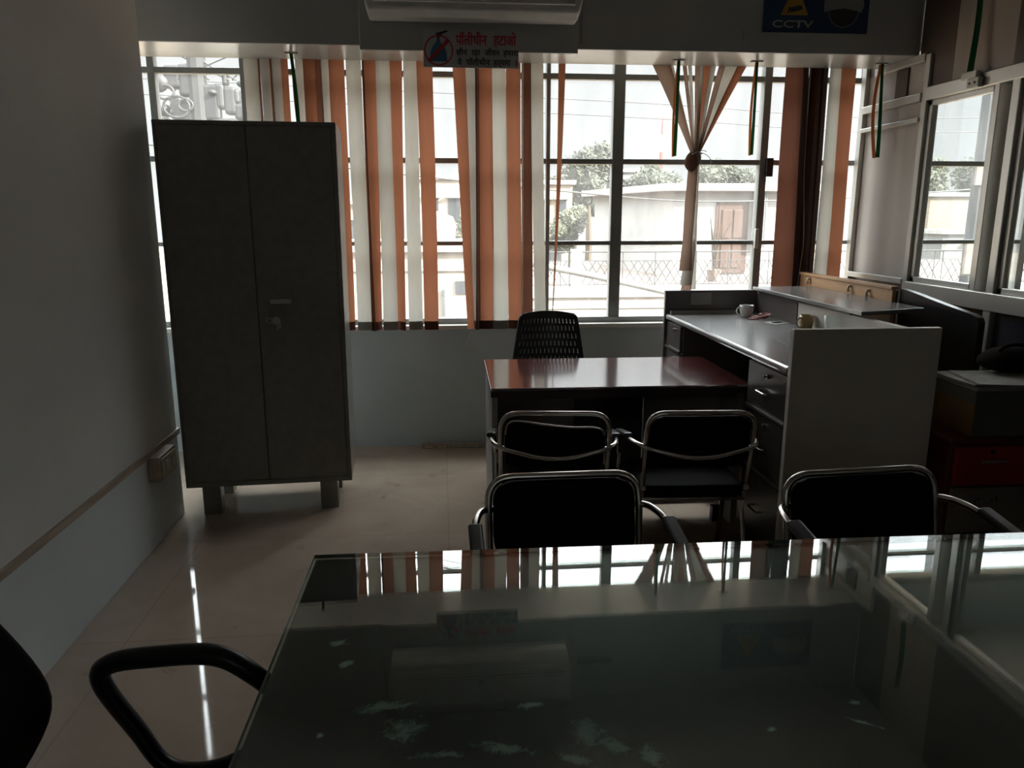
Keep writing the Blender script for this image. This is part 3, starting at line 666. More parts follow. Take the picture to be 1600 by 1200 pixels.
pc = thing('paper_slip', 'white paper slip on the counter in front of the white mug', 'paper', (1.915, 4.27, .94), R(20))
MB().box(-.05, -.05, 0, .05, .05, .0015).build('sheet', M['paper'], pc); MB().box(-.03, -.012, .0015, .03, .012, .008).build('clip', M['black_plastic'], pc, bevel=.002)
tr = MB().box(-.20, -.012, 0, .20, .012, .022).build('cable_channel', M['grey_paint'], bevel=.002, loc=(1.635, 4.715, .94)); tag(tr, 'long grey plastic channel lying along the counter back panel', 'channel')
tr.scale = (1.08, 1, 1)

# ------------------------------------------------------------------ storage behind the counter
ps = thing('plywood_board', 'tall plywood board with pale pegs standing behind the counter', 'board', (2.352, 3.86, 0))
pp = MB().box(0, 0, 0, .022, 1.07, 1.168).build('board_sheet', M['ply'], ps, bevel=.002)
MB().box(-.010, -.004, 1.168, .034, 1.07, 1.184).build('top_lipping', M['ply'], ps, bevel=.002)
MB().box(.022, .03, 0, .05, .07, 1.16).box(.022, 1.0, 0, .05, 1.04, 1.16).box(.022, .05, 1.11, .05, 1.02, 1.15).build('back_batten', M['lam_brown'], ps)
for y, z in ((.22, 1.128), (.42, 1.135), (.93, 1.138)): MB().tube(smooth_path([(0, y, z+.014), (-.014, y, z+.010), (-.018, y, z-.008), (-.010, y, z-.018)], 4), [.008]*12+[.005], 8).build('peg', M['peg'], pp, smooth=True)
bb = thing('leaning_board', 'large black board leaning beside the end of the plywood cabinet', 'board', (0, 0, 0))
m = MB(); A, Bq = Vector((2.385, 3.845, 0)), Vector((2.475, 3.345, 0)); off = Vector((.035, .003, 0))
pts = []
for t, z in ((0, 1.176), (.25, 1.155), (.5, 1.130), (.75, 1.108), (.92, 1.094), (.975, 1.083), (1, 1.060)): pts.append(A.lerp(Bq, t)+Vector((0, 0, z)))
front = [A]+pts+[Bq]; n = len(front)
m.add(front+[p+off for p in front], [tuple(range(n)), tuple(range(2*n-1, n-1, -1))]+[(i, n+i, n+(i+1) % n, (i+1) % n) for i in range(n)])
m.build('board_sheet', M['black_lam'], bb)

sc_ = thing('side_cabinet', 'low dark red cabinet with red drawer at the right edge', 'cabinet', (2.075, 2.865, 0))
MB().box(0, .012, 0, .62, .45, .63).build('body', M['dark_red'], sc_, bevel=.003)
MB().box(-.008, -.006, .63, .63, .458, .65).build('top_board', M['dark_red'], sc_, bevel=.003)
d = MB().box(.022, -.004, .445, .60, .014, .612).build('drawer', M['red_paint'], sc_, bevel=.003)
MB().box(.125, -.022, .548, .235, -.012, .558).box(.150, -.012, .545, .160, -.004, .561).box(.20, -.012, .545, .210, -.004, .561).build('handle', M['steel'], d, bevel=.002)
MB().cyl((.178, -.004, .592), (.178, -.010, .592), .010, 12).build('lock', M['black_plastic'], d)
d = MB().box(.022, -.002, .235, .60, .014, .435).build('drawer', M['grey_paint'], sc_, bevel=.003)
hl = MB()
for x, z in ((.13, .375), (.145, .385), (.205, .375), (.225, .38), (.222, .39)): hl.cyl((x, -.003, z), (x, -.0015, z), .005, 8)
hl.build('screw_hole', M['black_plastic'], d)
MB().box(.022, -.002, .03, .60, .014, .225).build('drawer', M['dark_red'], sc_, bevel=.003)
ct = thing('carton', 'yellow and grey carton of papers on the low red cabinet', 'box', (2.165, 2.885, .652), R(-2))
MB().box(.002, .002, 0, .50, .34, .192).build('box_body', M['carton_grey'], ct, bevel=.003)
MB().box(-.001, .001, .0, .003, .339, .135).build('side_print', M['carton_yel'], ct)
pp2 = thing('paper_stack', 'untidy stack of papers lying on top of the carton', 'papers', (2.16, 2.88, .846), R(-4))
for i in range(7):
    a = R(random.uniform(-11, 9)); o = MB().box(0, 0, 0, .36, .29, .004, Matrix.Translation((random.uniform(-.008, .02), random.uniform(-.006, .02), i*.0046)) @ Matrix.Rotation(a, 4, 'Z'))
    o.build('sheet', M['paper' if i % 2 == 0 else 'paper_dk'], pp2)
bg = MB()
bg = blob((0, 0, .055), (.13, .10, .055), 3); bg.tube(smooth_path([(-.07, -.02, .085), (-.05, -.03, .115), (.0, -.03, .125), (.06, -.02, .115), (.08, 0, .085)]), .008, 8)
o = bg.build('cloth_bag', M['bag'], smooth=True, loc=(2.455, 3.10, .879)); tag(o, 'dark slumped bag on the papers by the partition', 'bag')

# ------------------------------------------------------------------ visitor chairs
G = 'steel framed black visitor chairs'
vc = thing('visitor_chair', '', 'chair', (0, 0, 0), 0, G)
TR = .0105
def back_y(z): return .015-.075*((z-.42)/.36)
back_pts = [(-.213, back_y(.43), .43), (-.216, back_y(.60), .60), (-.216, back_y(.785), .785), (.216, back_y(.785), .785), (.216, back_y(.60), .60), (.213, back_y(.43), .43)]
MB().tube(fillet(back_pts, [.05, .075, .075, .05], 8), TR, 12).build('back_frame', M['chrome'], vc, smooth=True)
def rr_pad(w, z0, z1, top=None):
    """curved rounded back pad"""
    def fn(u, v):
        x = (u-.5)*2; zt = z1 if top is None else top(x)
        z = z0+(zt-z0)*v
        # round the corners by squeezing the width near top and bottom
        dd = min(v, 1-v)*(zt-z0); rc_ = .055; k = 1.
        if dd < rc_: k = 1-(rc_-math.sqrt(max(0, rc_*rc_-(rc_-dd)**2)))/w*.95
        return (x*w*k, back_y(z)+.004-.012*(1-x*x), z), (0, -1, 0)
    return MB().slab(fn, 16, 18, .026)
bpad = rr_pad(.203, .545, .772).build('back_pad', M['black_vinyl'], vc, smooth=True, bevel=.008)
sp = MB()
def seat_fn(u, v):
    x = (u-.5)*2; y = (v-.5)*2; k = 1-.06*abs(y)**6; q = 1-.05*abs(x)**6
    return (x*.222*k, .225+y*.215*q, .428+.010*(1-x*x)*(1-y*y)-.012*max(0, y)**4), (0, 0, 1)
sp.slab(seat_fn, 14, 14, .05).build('seat_pad', M['black_vinyl'], vc, smooth=True, bevel=.012)
MB().tube(fillet([(-.213, .02, .395), (-.213, .41, .395), (.213, .41, .395), (.213, .02, .395)], .04), TR, 10, closed=True).build('seat_frame', M['chrome'], vc, smooth=True)
AZ = .592; AX = .262
arm = [(-AX+.012, .37, AZ-.10), (-AX, .345, AZ-.004), (-AX, .06, AZ+.050), (-AX+.03, -.055, AZ+.052), (0, -.068, AZ-.006), (AX-.03, -.055, AZ+.052), (AX, .06, AZ+.050), (AX, .345, AZ-.004), (AX-.012, .37, AZ-.10)]
MB().tube(fillet(arm, [.04, .06, .07, .30, .07, .06, .04], 8), TR, 12).build('arm_frame', M['chrome'], vc, smooth=True)
for sx in (-1, 1):
    MB().box(sx*AX-.019, -.115, -.010, sx*AX+.019, .115, .010, Matrix.Translation((0, .21, AZ+.036)) @ Matrix.Rotation(R(-11), 4, 'X')).build('armrest', M['black_arm'], vc, bevel=.008, seg=3)
    l = MB().tube([(sx*(AX-.012), .37, AZ-.098), (sx*.25, .385, .30), (sx*.235, .40, .008)], TR, 10).build('leg', M['chrome'], vc, smooth=True)
    MB().cyl((sx*.235, .40, 0), (sx*.235, .40, .03), .0145, 10).build('foot_cap', M['black_plastic'], l)
    l = MB().tube(smooth_path([(sx*.213, back_y(.43), .43), (sx*.215, .03, .36), (sx*.218, -.01, .18), (sx*.222, -.05, .008)], 4), TR, 10).build('leg', M['chrome'], vc, smooth=True)
    MB().cyl((sx*.222, -.05, 0), (sx*.222, -.05, .03), .0145, 10).build('foot_cap', M['black_plastic'], l)
    MB().cyl((sx*.205, .0, .45), (sx*.225, .0, .45), .012, 10).build('bolt', M['steel'], vc)
# near chair facing the glass table
vc.location = (.350, 2.12, 0); vc.rotation_euler = (0, 0, R(180+1)); vc['label'] = 'nearest visitor chair, facing the glass table left of the cream end panel'
c4_ = copy_thing(vc, (1.278, 2.10, 0), R(180+4), 'visitor chair facing the glass table in front of the counter end panel'); c4_.scale = (1.16, 1, .99)
vc.scale = (1.06, 1, 1)
c2_ = copy_thing(vc, (1.015, 2.93, 0), R(-3), 'visitor chair facing the red desk, close to the counter drawers'); c2_.scale = (1, 1, 1)
c3_ = copy_thing(vc, (.435, 2.97, 0), R(-6), 'visitor chair with slumped back pad, facing the red desk left half'); c3_.scale = (1, 1, 1)
for ch in list(c3_.children):
    if ch.name.startswith('back_pad'):
        ch.data = None if False else ch.data
        bpy.data.objects.remove(ch)
topf = lambda x: .752-.022*(x+1)/2*1.0-.010*math.sin(math.pi*(x+1)/2)
for ch in list(vc.children)+list(c4_.children):            # the two near chairs carry their arms higher
    n_ = ch.name.split('.')[0]
    if n_ in ('arm_frame', 'armrest'): ch.location.z += .05
    if n_ == 'leg' and max(v.co.z for v in ch.data.vertices) > .45: ch.scale.z = 1.10
bp3 = rr_pad(.200, .545, .772, topf).build('back_pad', M['black_vinyl'], c3_, smooth=True, bevel=.008); bp3['label'] = 'slumped back pad with loose piping'
MB().tube(smooth_path([(-.196, back_y(.70)-.026, .700), (-.188, back_y(.74)-.03, .742), (-.155, back_y(.76)-.03, .760), (-.05, back_y(.75)-.036, .748), (.06, back_y(.74)-.036, .736), (.150, back_y(.735)-.03, .733), (.185, back_y(.73)-.03, .722), (.194, back_y(.71)-.026, .70)]), .0042, 8).build('piping', M['chrome'], bp3, smooth=True)

# ------------------------------------------------------------------ office chairs
def star_base(t, z=.42):
    MB().cyl((0, 0, .07), (0, 0, z), .024, 14).lathe([(.0001, .05), (.045, .05), (.045, .10), (.03, .13), (.0001, .13)], 16).build('column', M['black_plastic'], t, smooth=False)
    for k in range(5):
        a = 2*math.pi*k/5+.3; c, s = math.cos(a), math.sin(a)
        l = MB().tube([(0, 0, .095), (.15*c, .15*s, .09), (.28*c, .28*s, .068)], [.024, .02, .015], 10).build('base_arm', M['black_plastic'], t, smooth=True)
        MB().cyl((.28*c-.02*s, .28*s+.02*c, .028), (.28*c+.02*s, .28*s-.02*c, .028), .028, 14).build('caster', M['black_plastic'], l)
mc = thing('office_chair', 'black revolving chair with perforated back behind the red desk', 'chair', (.638, 4.47, 0), R(180))
star_base(mc)
def sf(u, v):
    x = (u-.5)*2; y = (v-.5)*2; return (x*.23*(1-.08*abs(y)**4), y*.22*(1-.06*abs(x)**4), .465+.012*x*x-.02*max(0, y)**3), (0, 0, 1)
MB().slab(sf, 12, 12, .06).build('seat', M['black_vinyl'], mc, smooth=True, bevel=.012)
# perforated shell: rows of slotted cells  (chair faces local +y, back at -y)
def shell(u, z):
    z0, z1 = .50, .972; t = (z-z0)/(z1-z0); hw = .250-.072*t
    if t > .93: hw -= .020*((t-.93)/.07)**2
    zz = z - .014*(abs(u)**2.2)*max(0, (t-.8)/.2)
    return Vector((u*hw, -.20+.035*u*u*-1*-1-.04*t, zz))
m = MB(); rows = 11; z0, z1 = .515, .972; cell = []
def q4(a): m.add(a, [(0, 1, 2, 3)])
nC = 15; rz_ = [(.515+i*.0465) for i in range(11)]
for i in range(9):
    za, zb_ = rz_[i], rz_[i]+.0465
    shift = (i % 2)*.5
    us = [-1.0]+[(-.86+(k+shift*.9)*1.72/(nC-1+.45)) for k in range(nC)]+[1.0]
    edges = [-1.0]+[(us[k]+us[k+1])/2 for k in range(1, nC)]+[1.0]
    hs = .105*(1.72/nC); hz0, hz1 = za+.010, zb_-.010
    for k in range(nC):
        l, r, c = edges[k], edges[k+1], us[k+1]
        if i >= 10: m.add([shell(l, za), shell(r, za), shell(r, zb_), shell(l, zb_)], [(0, 1, 2, 3)]); continue
        o4 = [shell(l, za), shell(r, za), shell(r, zb_), shell(l, zb_)]; i4 = [shell(c-hs, hz0), shell(c+hs, hz0), shell(c+hs, hz1), shell(c-hs, hz1)]
        m.add(o4+i4, [(0, 1, 5, 4), (1, 2, 6, 5), (2, 3, 7, 6), (3, 0, 4, 7)])
m.grid(lambda u, v: shell(u*2-1, .9335+.0385*v), 15, 4)
o = m.build('backrest', M['black_plastic'], mc, smooth=False)
sd = o.modifiers.new('solid', 'SOLIDIFY'); sd.thickness = .010; sd.offset = 0
MB().tube(smooth_path([(0, -.05, .42), (0, -.16, .43), (0, -.225, .50), (0, -.235, .62)]), [.022]*25, 10).build('back_support', M['black_plastic'], mc, smooth=True)

nc = thing('office_chair', 'black padded revolving chair with loop arms left of the glass table', 'chair', (-.50, 1.14, 0), R(-90))
star_base(nc, .40)
def sf2(u, v):
    x = (u-.5)*2; y = (v-.5)*2; return (x*.235*(1-.10*abs(y)**4), .0+y*.225*(1-.08*abs(x)**4), .435+.016*x*x-.03*max(0, y)**3), (0, 0, 1)
MB().slab(sf2, 14, 14, .065).build('seat', M['black_vinyl'], nc, smooth=True, bevel=.015)
def bf(u, v):
    x = (u-.5)*2; z = .50+.52*v
    yb = -.285 - (math.sqrt((z-.68)**2+.08**2)-.08)*.75
    w_ = .20*(1-.12*(2*v-1)**4)*(1-.25*max(0, v-.85)/.15*.3)
    return (x*w_, yb+.03*x*x, z), (0, 1, -.1)
MB().slab(bf, 16, 20, .05).build('backrest', M['black_vinyl'], nc, smooth=True, bevel=.018)
MB().tube(smooth_path([(0, -.05, .39), (0, -.20, .40), (0, -.345, .46), (0, -.325, .62)]), .022, 10).build('back_support', M['black_plastic'], nc, smooth=True)
for sx in (-1, 1):
    # arm loop lies in a plane at the seat side; local y = towards table, z up
    L = [(-.185, .652), (-.165, .692), (-.075, .703), (.035, .700), (.105, .655), (.150, .600), (.145, .545), (.085, .480), (.0, .452), (-.075, .468), (-.125, .545)]
    bow = [0, 0, 0, 0, 0, .0, -.004, -.010, -.014, -.012, -.006]
    rad_ = [.019, .020, .021, .021, .020, .019, .018, .017, .017, .017, .018]
    pts = smooth_path([(sx*(.275+bw), y, z) for (y, z), bw in zip(L, bow)], 6, closed=True)
    rads = []
    for i in range(len(L)):
        for k in range(6): rads.append(rad_[i]*(1-k/6)+rad_[(i+1) % len(L)]*k/6)
    MB().tube(pts, rads, 12, closed=True).build('armrest', M['black_plastic'], nc, smooth=True)
    MB().box(sx*.18-.06, -.05, .405, sx*.18+.06, .05, .425).build('arm_bracket', M['black_plastic'], nc, bevel=.004)

# ------------------------------------------------------------------ glass topped table
gt = thing('meeting_table', 'large dark meeting table under a scratched glass sheet in front', 'table', (-.333, 1.812, 0), R(-.75))
TW, TD = 2.45, 1.22
M['stain'] = stained_mat('table_stained_top', [(0.262, -0.671, 0.038, 0.043, 0.00), (0.223, -0.608, 0.064, 0.017, 0.10), (0.566, -0.704, 0.043, 0.043, -0.60), (0.602, -0.736, 0.043, 0.021, -0.70), (0.422, -0.730, 0.059, 0.016, -0.25), (0.480, -0.621, 0.037, 0.012, 0.15), (0.139, -0.470, 0.023, 0.013, 0.50), (0.659, -0.762, 0.029, 0.031, 0.00), (0.535, -0.762, 0.043, 0.015, -0.40), (0.325, -0.738, 0.061, 0.011, 0.00), (0.125, -0.676, 0.007, 0.009, 0.00), (1.048, -0.656, 0.012, 0.009, 0.00), (1.035, -0.712, 0.044, 0.006, -0.60), (0.872, -0.716, 0.011, 0.009, 0.00), (0.115, -0.394, 0.019, 0.019, 0.00)])
MB().box(.004, -TD+.004, .679, TW-.004, -.004, .713).build('table_top', M['stain'], gt, bevel=.002)
g = MB().box(0, -TD, .714, TW, 0, .724)
go = g.build('glass_top', [M['glass_sheet'], M['glass_edge']], gt)
for p in go.data.polygons:
    if abs(p.normal.z) < .5: p.material_index = 1
MB().box(.05, -TD+.05, .645, TW-.05, -.20, .679).build('apron', M['table_wood'], gt)
for x in (.06, TW-.13):
    for y in (-TD+.06, -.27): MB().box(x, y, 0, x+.07, y+.07, .65).build('leg', M['table_wood'], gt, bevel=.004)

# ------------------------------------------------------------------ outside
gr = MB().box(-80, FY+.3, -4.3, 120, 160, -4.0).build('ground_outside', M['o_ground']); struct(gr, 'dusty ground between the houses', 'ground')
# neighbour terrace with parapet and railing
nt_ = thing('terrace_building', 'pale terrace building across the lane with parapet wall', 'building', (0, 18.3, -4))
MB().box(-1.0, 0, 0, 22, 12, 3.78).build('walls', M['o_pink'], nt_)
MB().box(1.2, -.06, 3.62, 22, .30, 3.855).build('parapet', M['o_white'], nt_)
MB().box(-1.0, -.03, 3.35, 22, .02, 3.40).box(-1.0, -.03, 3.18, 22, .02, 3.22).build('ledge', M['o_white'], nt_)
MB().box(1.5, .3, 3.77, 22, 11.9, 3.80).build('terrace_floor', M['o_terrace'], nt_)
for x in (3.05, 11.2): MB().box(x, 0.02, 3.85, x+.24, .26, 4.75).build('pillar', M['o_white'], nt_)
rl = thing('lattice_railing', 'iron railing with diamond lattice along the terrace edge', 'railing', (0, 18.45, -.145))
def railing(x0, x1, zt=.83):
    m = MB(); m.cyl((x0, 0, zt), (x1, 0, zt), .018, 6).cyl((x0, 0, .62), (x1, 0, .62), .010, 6).cyl((x0, 0, .05), (x1, 0, .05), .012, 6)
    m.build('rail', M['o_iron'], rl)
    x = x0; p = MB(); la = MB(); k = 0
    while x < x1-.05:
        p.cyl((x, 0, 0), (x, 0, zt), .012, 6)
        if k % 3 == 1: p.cyl((x+.22, 0, 0), (x+.22, 0, zt), .010, 6)
        else:
            for i in range(4):
                a = x+.22*i*.9
                for s_ in (1, -1):
                    xa, xb = (a, a+.36) if s_ > 0 else (a+.36, a)
                    xa, xb = min(xa, x1), min(xb, x1)
                    la.cyl((xa, 0, .05), (xb, 0, .62), .011, 5)
        x += (.22 if k % 3 == 1 else .80); k += 1
    p.build('baluster', M['o_iron'], rl); la.build('lattice', M['o_iron'], rl)
railing(2.0, 3.05); railing(3.30, 11.2); railing(11.45, 18.5)
# annexe with door
an = thing('rooftop_room', 'white rooftop room with flat slab and brown door', 'building', (6.58, 22.0, -.198))
def wall_poly(pts, z0, z1): return MB().prism(pts, z0, z1)
wall_poly([(0, 0), (4.2, .0), (4.2, 5.5), (-1.0, 6.6)], 0, 2.35).build('walls', M['o_white'], an)
wall_poly([(-.35, -.35), (4.6, -.35), (4.6, 5.8), (-1.45, 6.9)], 2.42, 2.62).build('roof_slab', M['o_white'], an)
wall_poly([(-.02, -.02), (4.22, -.02), (4.22, 5.52), (-1.02, 6.62)], 2.34, 2.42).build('eave_band', M['o_pink'], an)
dr_ = MB().box(1.32, -.05, .10, 2.12, .02, 2.06).build('door', M['o_door'], an)
MB().box(1.42, -.075, .25, 1.68, -.05, .95).box(1.76, -.075, .25, 2.02, -.05, .95).box(1.42, -.075, 1.10, 1.68, -.05, 1.9).box(1.76, -.075, 1.10, 2.02, -.05, 1.9).build('door_panel', M['o_door'], dr_, bevel=.01)
MB().box(1.24, -.04, .1, 1.32, .02, 2.12).box(2.12, -.04, .1, 2.20, .02, 2.12).box(1.24, -.04, 2.06, 2.20, .02, 2.14).build('door_frame', M['o_door'], an)
sx_ = MB()
for i in range(8): sx_.cyl((2.30+i*.05, -.18, .82), (2.30+i*.05, -.18, 2.44), .028, 6)
sx_.build('corrugated_sheet', M['o_grey'], an)
# bare plant in pot in front of the room
pl = thing('potted_plant', 'leafless potted plant standing beside the brown door', 'plant', (7.25, 20.3, -.20))
MB().lathe([(.0001, 0), (.14, 0), (.2, .32), (.17, .32), (.0001, .28)], 14).build('pot', M['o_terrace'], pl)
m = MB(); rnd = random.Random(4)
for i in range(11):
    a = rnd.uniform(0, 6.28); e = rnd.uniform(.12, .5); hgt = rnd.uniform(.9, 1.5)
    m.tube(smooth_path([(0, 0, .28), (.08*math.cos(a), .08*math.sin(a), .28+hgt*.45), (e*math.cos(a), e*math.sin(a), .28+hgt)], 4), [.016]*8+[.005], 5)
m.build('stem', M['o_bark'], pl)

def foliage(n, rx, ry, rz, leaf, seed, lumps=9):
    rnd = random.Random(seed); m = MB(); cs_ = []
    for i in range(lumps):
        a = rnd.uniform(0, 6.28); rr_ = rnd.uniform(0, .7)
        cs_.append((rr_*math.cos(a)*rx, rr_*math.sin(a)*ry, rnd.uniform(-.55, .65)*rz, rnd.uniform(.35, .6)))
    for c in cs_:                                             # dense inner mass of each lump
        q = [(math.sin(math.pi*i/6), -math.cos(math.pi*i/6)) for i in range(7)]
        b = MB().lathe([(max(p_, 1e-5), z_) for p_, z_ in q], 9)
        m.add([(c[0]+v_[0]*c[3]*.72*rx*rnd.uniform(.8, 1.15), c[1]+v_[1]*c[3]*.72*ry, c[2]+v_[2]*c[3]*.72*rz*rnd.uniform(.85, 1.1)) for v_ in b.v], b.f)
    for k in range(n):
        c = cs_[k % lumps]; v = Vector((rnd.gauss(0, 1), rnd.gauss(0, 1), rnd.gauss(0, 1))).normalized()*rnd.uniform(.55, 1.05)*c[3]
        p = Vector((c[0]+v.x*rx, c[1]+v.y*ry, c[2]+v.z*rz)); s = leaf*rnd.uniform(.6, 1.3)
        a = Vector((rnd.gauss(0, 1), rnd.gauss(0, 1), rnd.gauss(0, 1))).normalized(); b = a.orthogonal().normalized()
        m.add([p-a*s, p+b*s*.5, p+a*s, p-b*s*.5], [(0, 1, 2, 3)])
    return m
def tree(x, y, zc, rx, rz, label, leaf=.15, n=4200, seed=1, mat='o_leaf', cat='tree', name='tree', group='trees beyond the terrace', base=-4., tr=.25):
    t = thing(name, label, cat, (x, y, base), 0, group); hh = zc-base
    foliage(n, rx, rx*.6, rz, leaf, seed).build('crown', M[mat], t, loc=(0, 0, hh))
    MB().tube([(0, 0, 0), (tr*.4, 0, hh*.5), (0, 0, hh)], [tr, tr*.8, tr*.3], 8).build('trunk', M['o_bark'], t)
tree(8.2, 44, 3.4, 1.9, 2.1, 'rounded hazy tree seen over the roof slab left end', seed=1, n=4600)
tree(6.6, 49, 2.9, 1.8, 1.4, 'low spreading tree beside the cream house', seed=2)
tree(12.2, 45.5, 3.0, 1.9, 1.3, 'hazy tree behind the flat roof slab', seed=3)
tree(13.9, 49, 2.8, 1.6, 1.3, 'low tree behind the tied blind tail', seed=4)
tree(16.2, 45.5, 3.1, 1.9, 1.4, 'wide tree seen over the brown rooftop door', seed=5)
tree(19.0, 49.5, 3.1, 1.8, 1.5, 'tree behind the corrugated sheet', seed=6)
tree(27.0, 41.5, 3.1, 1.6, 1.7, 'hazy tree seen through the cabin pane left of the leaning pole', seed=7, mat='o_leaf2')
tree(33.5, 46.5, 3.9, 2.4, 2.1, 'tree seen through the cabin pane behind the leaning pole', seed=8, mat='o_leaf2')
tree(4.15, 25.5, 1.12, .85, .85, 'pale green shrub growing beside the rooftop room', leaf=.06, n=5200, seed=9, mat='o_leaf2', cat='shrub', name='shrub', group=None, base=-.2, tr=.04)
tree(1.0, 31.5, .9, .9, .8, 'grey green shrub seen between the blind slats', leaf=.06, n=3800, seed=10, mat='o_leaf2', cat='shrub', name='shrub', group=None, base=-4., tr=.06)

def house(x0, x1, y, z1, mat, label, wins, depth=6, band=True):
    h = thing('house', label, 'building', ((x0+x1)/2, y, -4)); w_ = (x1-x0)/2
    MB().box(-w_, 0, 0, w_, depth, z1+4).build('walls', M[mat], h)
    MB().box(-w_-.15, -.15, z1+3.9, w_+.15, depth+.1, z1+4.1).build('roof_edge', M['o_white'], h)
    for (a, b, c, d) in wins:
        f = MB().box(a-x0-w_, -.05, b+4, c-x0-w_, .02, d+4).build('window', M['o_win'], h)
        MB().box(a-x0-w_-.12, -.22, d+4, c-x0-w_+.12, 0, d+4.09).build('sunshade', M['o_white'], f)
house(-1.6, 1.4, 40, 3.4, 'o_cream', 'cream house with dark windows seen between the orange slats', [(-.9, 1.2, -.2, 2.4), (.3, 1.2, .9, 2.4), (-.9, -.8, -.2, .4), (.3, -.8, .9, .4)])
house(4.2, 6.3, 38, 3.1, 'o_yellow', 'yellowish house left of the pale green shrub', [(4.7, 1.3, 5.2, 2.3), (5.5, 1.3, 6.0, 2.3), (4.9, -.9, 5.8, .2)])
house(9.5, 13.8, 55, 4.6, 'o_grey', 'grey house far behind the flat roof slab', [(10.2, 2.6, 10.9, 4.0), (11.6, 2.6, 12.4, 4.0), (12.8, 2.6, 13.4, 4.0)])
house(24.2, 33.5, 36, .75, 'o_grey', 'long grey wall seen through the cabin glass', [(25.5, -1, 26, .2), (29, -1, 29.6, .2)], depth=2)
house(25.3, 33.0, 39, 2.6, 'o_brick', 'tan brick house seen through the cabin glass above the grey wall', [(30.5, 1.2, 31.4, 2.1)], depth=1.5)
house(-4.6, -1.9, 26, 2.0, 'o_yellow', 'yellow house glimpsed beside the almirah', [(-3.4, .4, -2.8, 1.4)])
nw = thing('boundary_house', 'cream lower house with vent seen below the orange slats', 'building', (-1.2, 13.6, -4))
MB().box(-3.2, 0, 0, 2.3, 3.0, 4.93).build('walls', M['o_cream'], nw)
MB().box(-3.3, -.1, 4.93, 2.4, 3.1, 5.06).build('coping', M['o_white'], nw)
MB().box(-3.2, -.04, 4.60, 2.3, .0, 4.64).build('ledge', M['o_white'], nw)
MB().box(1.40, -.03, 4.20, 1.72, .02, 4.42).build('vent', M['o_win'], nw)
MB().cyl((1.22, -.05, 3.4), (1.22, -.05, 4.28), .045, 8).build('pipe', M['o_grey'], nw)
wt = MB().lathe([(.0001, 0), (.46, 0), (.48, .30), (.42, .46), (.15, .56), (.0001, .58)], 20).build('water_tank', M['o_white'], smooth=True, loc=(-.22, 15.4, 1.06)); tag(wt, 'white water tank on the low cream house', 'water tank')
# pipe sagging across the terrace front, wires, mast
o = MB().tube(smooth_path([(2.0, 17.6, .47), (3.6, 17.5, .15), (5.2, 17.4, -.20)]), .075, 8).build('grey_pipe', M['o_grey'], smooth=True); tag(o, 'grey pipe slanting down in front of the terrace railing', 'pipe')
o = MB().tube(smooth_path([(-6, 11, 2.7), (1.6, 12, 1.93), (5.2, 12, 1.77), (12, 12.4, 2.2)]), .012, 6).build('overhead_wire', M['o_iron'], smooth=True); tag(o, 'dark wire crossing low before the rooftop room', 'wire', 'overhead wires outside the window')
for i, (za, zb_) in enumerate(((3.35, 3.15), (3.12, 2.92))):
    o = MB().tube(smooth_path([(-6, 13, za+.3), (3, 13, za), (8, 13, zb_), (16, 13, za+.1)]), .008, 5).build('overhead_wire', M['o_iron'], smooth=True); tag(o, ('upper', 'lower')[i]+' of two thin wires high across the sky', 'wire', 'overhead wires outside the window')
mt = thing('radio_mast', 'distant red and white radio mast in the haze', 'mast', (33.6, 120, -4))
for i in range(8): MB().tube([(0, 0, i*2.5), (0, 0, i*2.5+2.5)], [.75-.08*i, .67-.08*i], 6).build('mast_section', M['o_red' if i % 2 else 'o_white'], mt)
up = thing('utility_pole', 'dark utility pole seen through the cabin pane', 'pole', (6.40, 9.0, -4))
MB().tube([(0, 0, 0), (.02, 0, 9.5)], [.085, .06], 10).build('pole_shaft', M['o_pole'], up)
MB().box(-.085, -.09, 4.85, .085, -.05, 5.25).build('band', M['o_terrace'], up); MB().box(-.08, -.09, 5.9, .08, -.05, 6.15).build('band', M['o_terrace'], up)
MB().tube(smooth_path([(.08, 0, 7.6), (.12, 0, 6.6), (.10, 0, 6.2), (.2, 0, 6.25)]), .012, 6).build('cable', M['o_iron'], up)
cp = thing('cable_pole', 'pole hung with tangled cable boxes above the almirah', 'pole', (-2.30, 8.0, -4))
MB().tube([(0, 0, 0), (0, 0, 9)], [.10, .085], 10).build('pole_shaft', M['o_pole'], cp)
rnd = random.Random(11)
for (x, z, w_, h_) in ((-.22, 6.83, .16, .22), (-.10, 6.80, .14, .30), (-.36, 6.80, .18, .12), (-.14, 6.50, .20, .26), (.12, 6.60, .16, .34), (.20, 6.66, .10, .24), (.30, 6.62, .12, .26), (.39, 6.52, .12, .16), (-.08, 6.42, .22, .12), (.22, 6.40, .24, .12), (.36, 6.66, .06, .14), (.26, 6.84, .05, .16)):
    MB().box(x-w_/2, -.06, z-h_/2, x+w_/2, .06, z+h_/2, None).build('cable_box', M['o_box'], cp, bevel=.035, seg=3)
for i in range(15):
    x = rnd.uniform(-.42, .45); z = rnd.uniform(6.38, 6.88) - .25*max(0, abs(x)-.3); q = rnd.uniform(.04, .085)
    b_ = blob((x, rnd.uniform(-.05, .12), z), (q*rnd.uniform(.6, 1.2), .06, q*rnd.uniform(.6, 1.3)), i, 8); b_.build('cable_bundle', M['o_box'], cp, smooth=True)
for i in range(3):
    x = rnd.uniform(-.35, .4); z = rnd.uniform(6.45, 6.85); r_ = rnd.uniform(.06, .14)
    MB().tube([(x+r_*math.cos(a), -.08, z+r_*.8*math.sin(a)) for a in [2*math.pi*k/16 for k in range(16)]], .012, 6, closed=True).build('cable_coil', M['o_box'], cp, smooth=True)
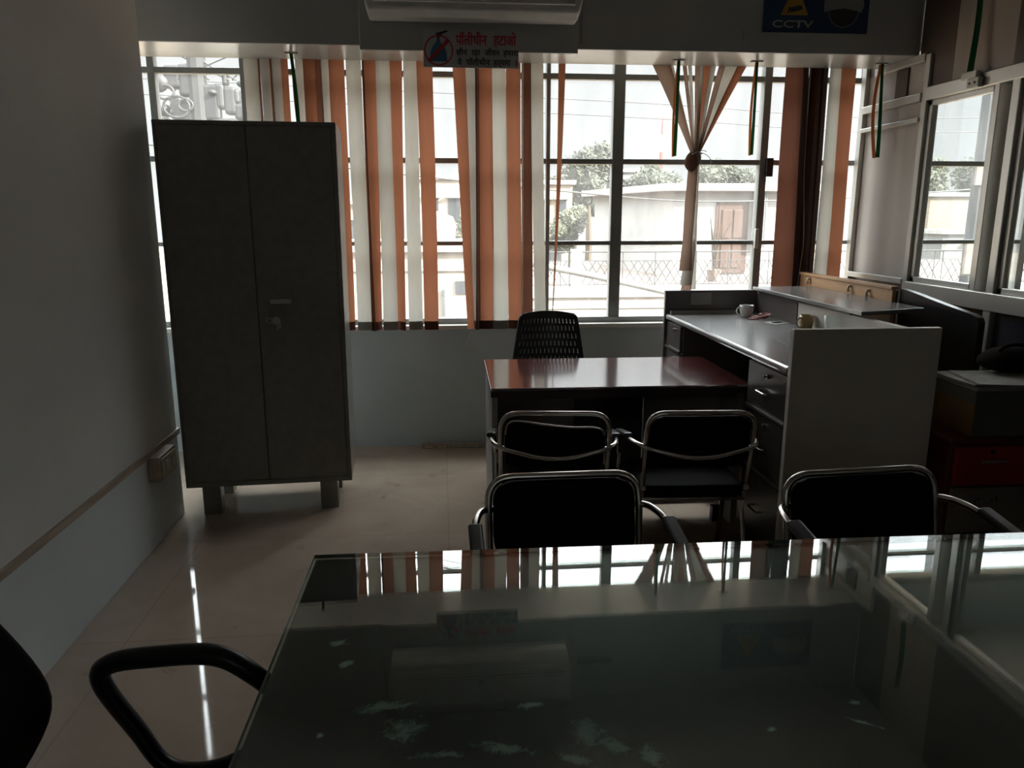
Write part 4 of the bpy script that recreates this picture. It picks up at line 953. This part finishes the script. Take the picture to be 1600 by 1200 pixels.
for i in range(6): MB().tube(smooth_path([(rnd.uniform(-.3, .4), -.05, 6.8), (rnd.uniform(-.5, .6), -.05, 7.1), (rnd.uniform(-2, 3), -.4, 7.6)]), .008, 5).build('cable', M['o_iron'], cp, smooth=True)

# ------------------------------------------------------------------ light, world, camera
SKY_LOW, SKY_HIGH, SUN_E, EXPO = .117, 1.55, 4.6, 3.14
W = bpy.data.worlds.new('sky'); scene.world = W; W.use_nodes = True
nt = W.node_tree; nt.nodes.clear()
out = nt.nodes.new('ShaderNodeOutputWorld'); bgn = nt.nodes.new('ShaderNodeBackground')
tcw = nt.nodes.new('ShaderNodeTexCoord'); sep = nt.nodes.new('ShaderNodeSeparateXYZ'); nt.links.new(tcw.outputs['Generated'], sep.inputs[0])
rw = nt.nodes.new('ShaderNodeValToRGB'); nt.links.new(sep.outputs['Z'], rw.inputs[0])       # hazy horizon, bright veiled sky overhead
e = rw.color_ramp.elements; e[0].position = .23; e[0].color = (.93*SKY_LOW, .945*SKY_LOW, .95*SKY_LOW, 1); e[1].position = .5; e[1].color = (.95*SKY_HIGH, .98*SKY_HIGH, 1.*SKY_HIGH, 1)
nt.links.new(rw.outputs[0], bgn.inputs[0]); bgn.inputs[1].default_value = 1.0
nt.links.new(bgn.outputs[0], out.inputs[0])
sl = bpy.data.lights.new('sun', 'SUN'); sl.energy = SUN_E; sl.angle = R(3); sl.color = (1., .95, .86)
so = bpy.data.objects.new('sun', sl); COL.objects.link(so)
so.rotation_euler = Vector((-.74, .40, -.54)).to_track_quat('-Z', 'Y').to_euler()
cam = bpy.data.cameras.new('camera'); cam.sensor_width = 36; cam.lens = 27.0; cam.clip_end = 500; cam.clip_start = .02
co = bpy.data.objects.new('camera', cam); COL.objects.link(co)
co.location = (0, 0, Hc); co.rotation_euler = (R(90-12.4), 0, R(-5.05))
scene.camera = co
vs_ = scene.view_settings; vs_.view_transform = 'Standard'; vs_.look = 'None'; vs_.exposure = EXPO; vs_.gamma = 1.; vs_.use_curve_mapping = False
cy = scene.cycles; cy.use_denoising = True; cy.max_bounces = 10; cy.diffuse_bounces = 5; cy.glossy_bounces = 5; cy.transparent_max_bounces = 16; cy.transmission_bounces = 6
cy.sample_clamp_indirect = 8.0; cy.caustics_reflective = False; cy.caustics_refractive = False
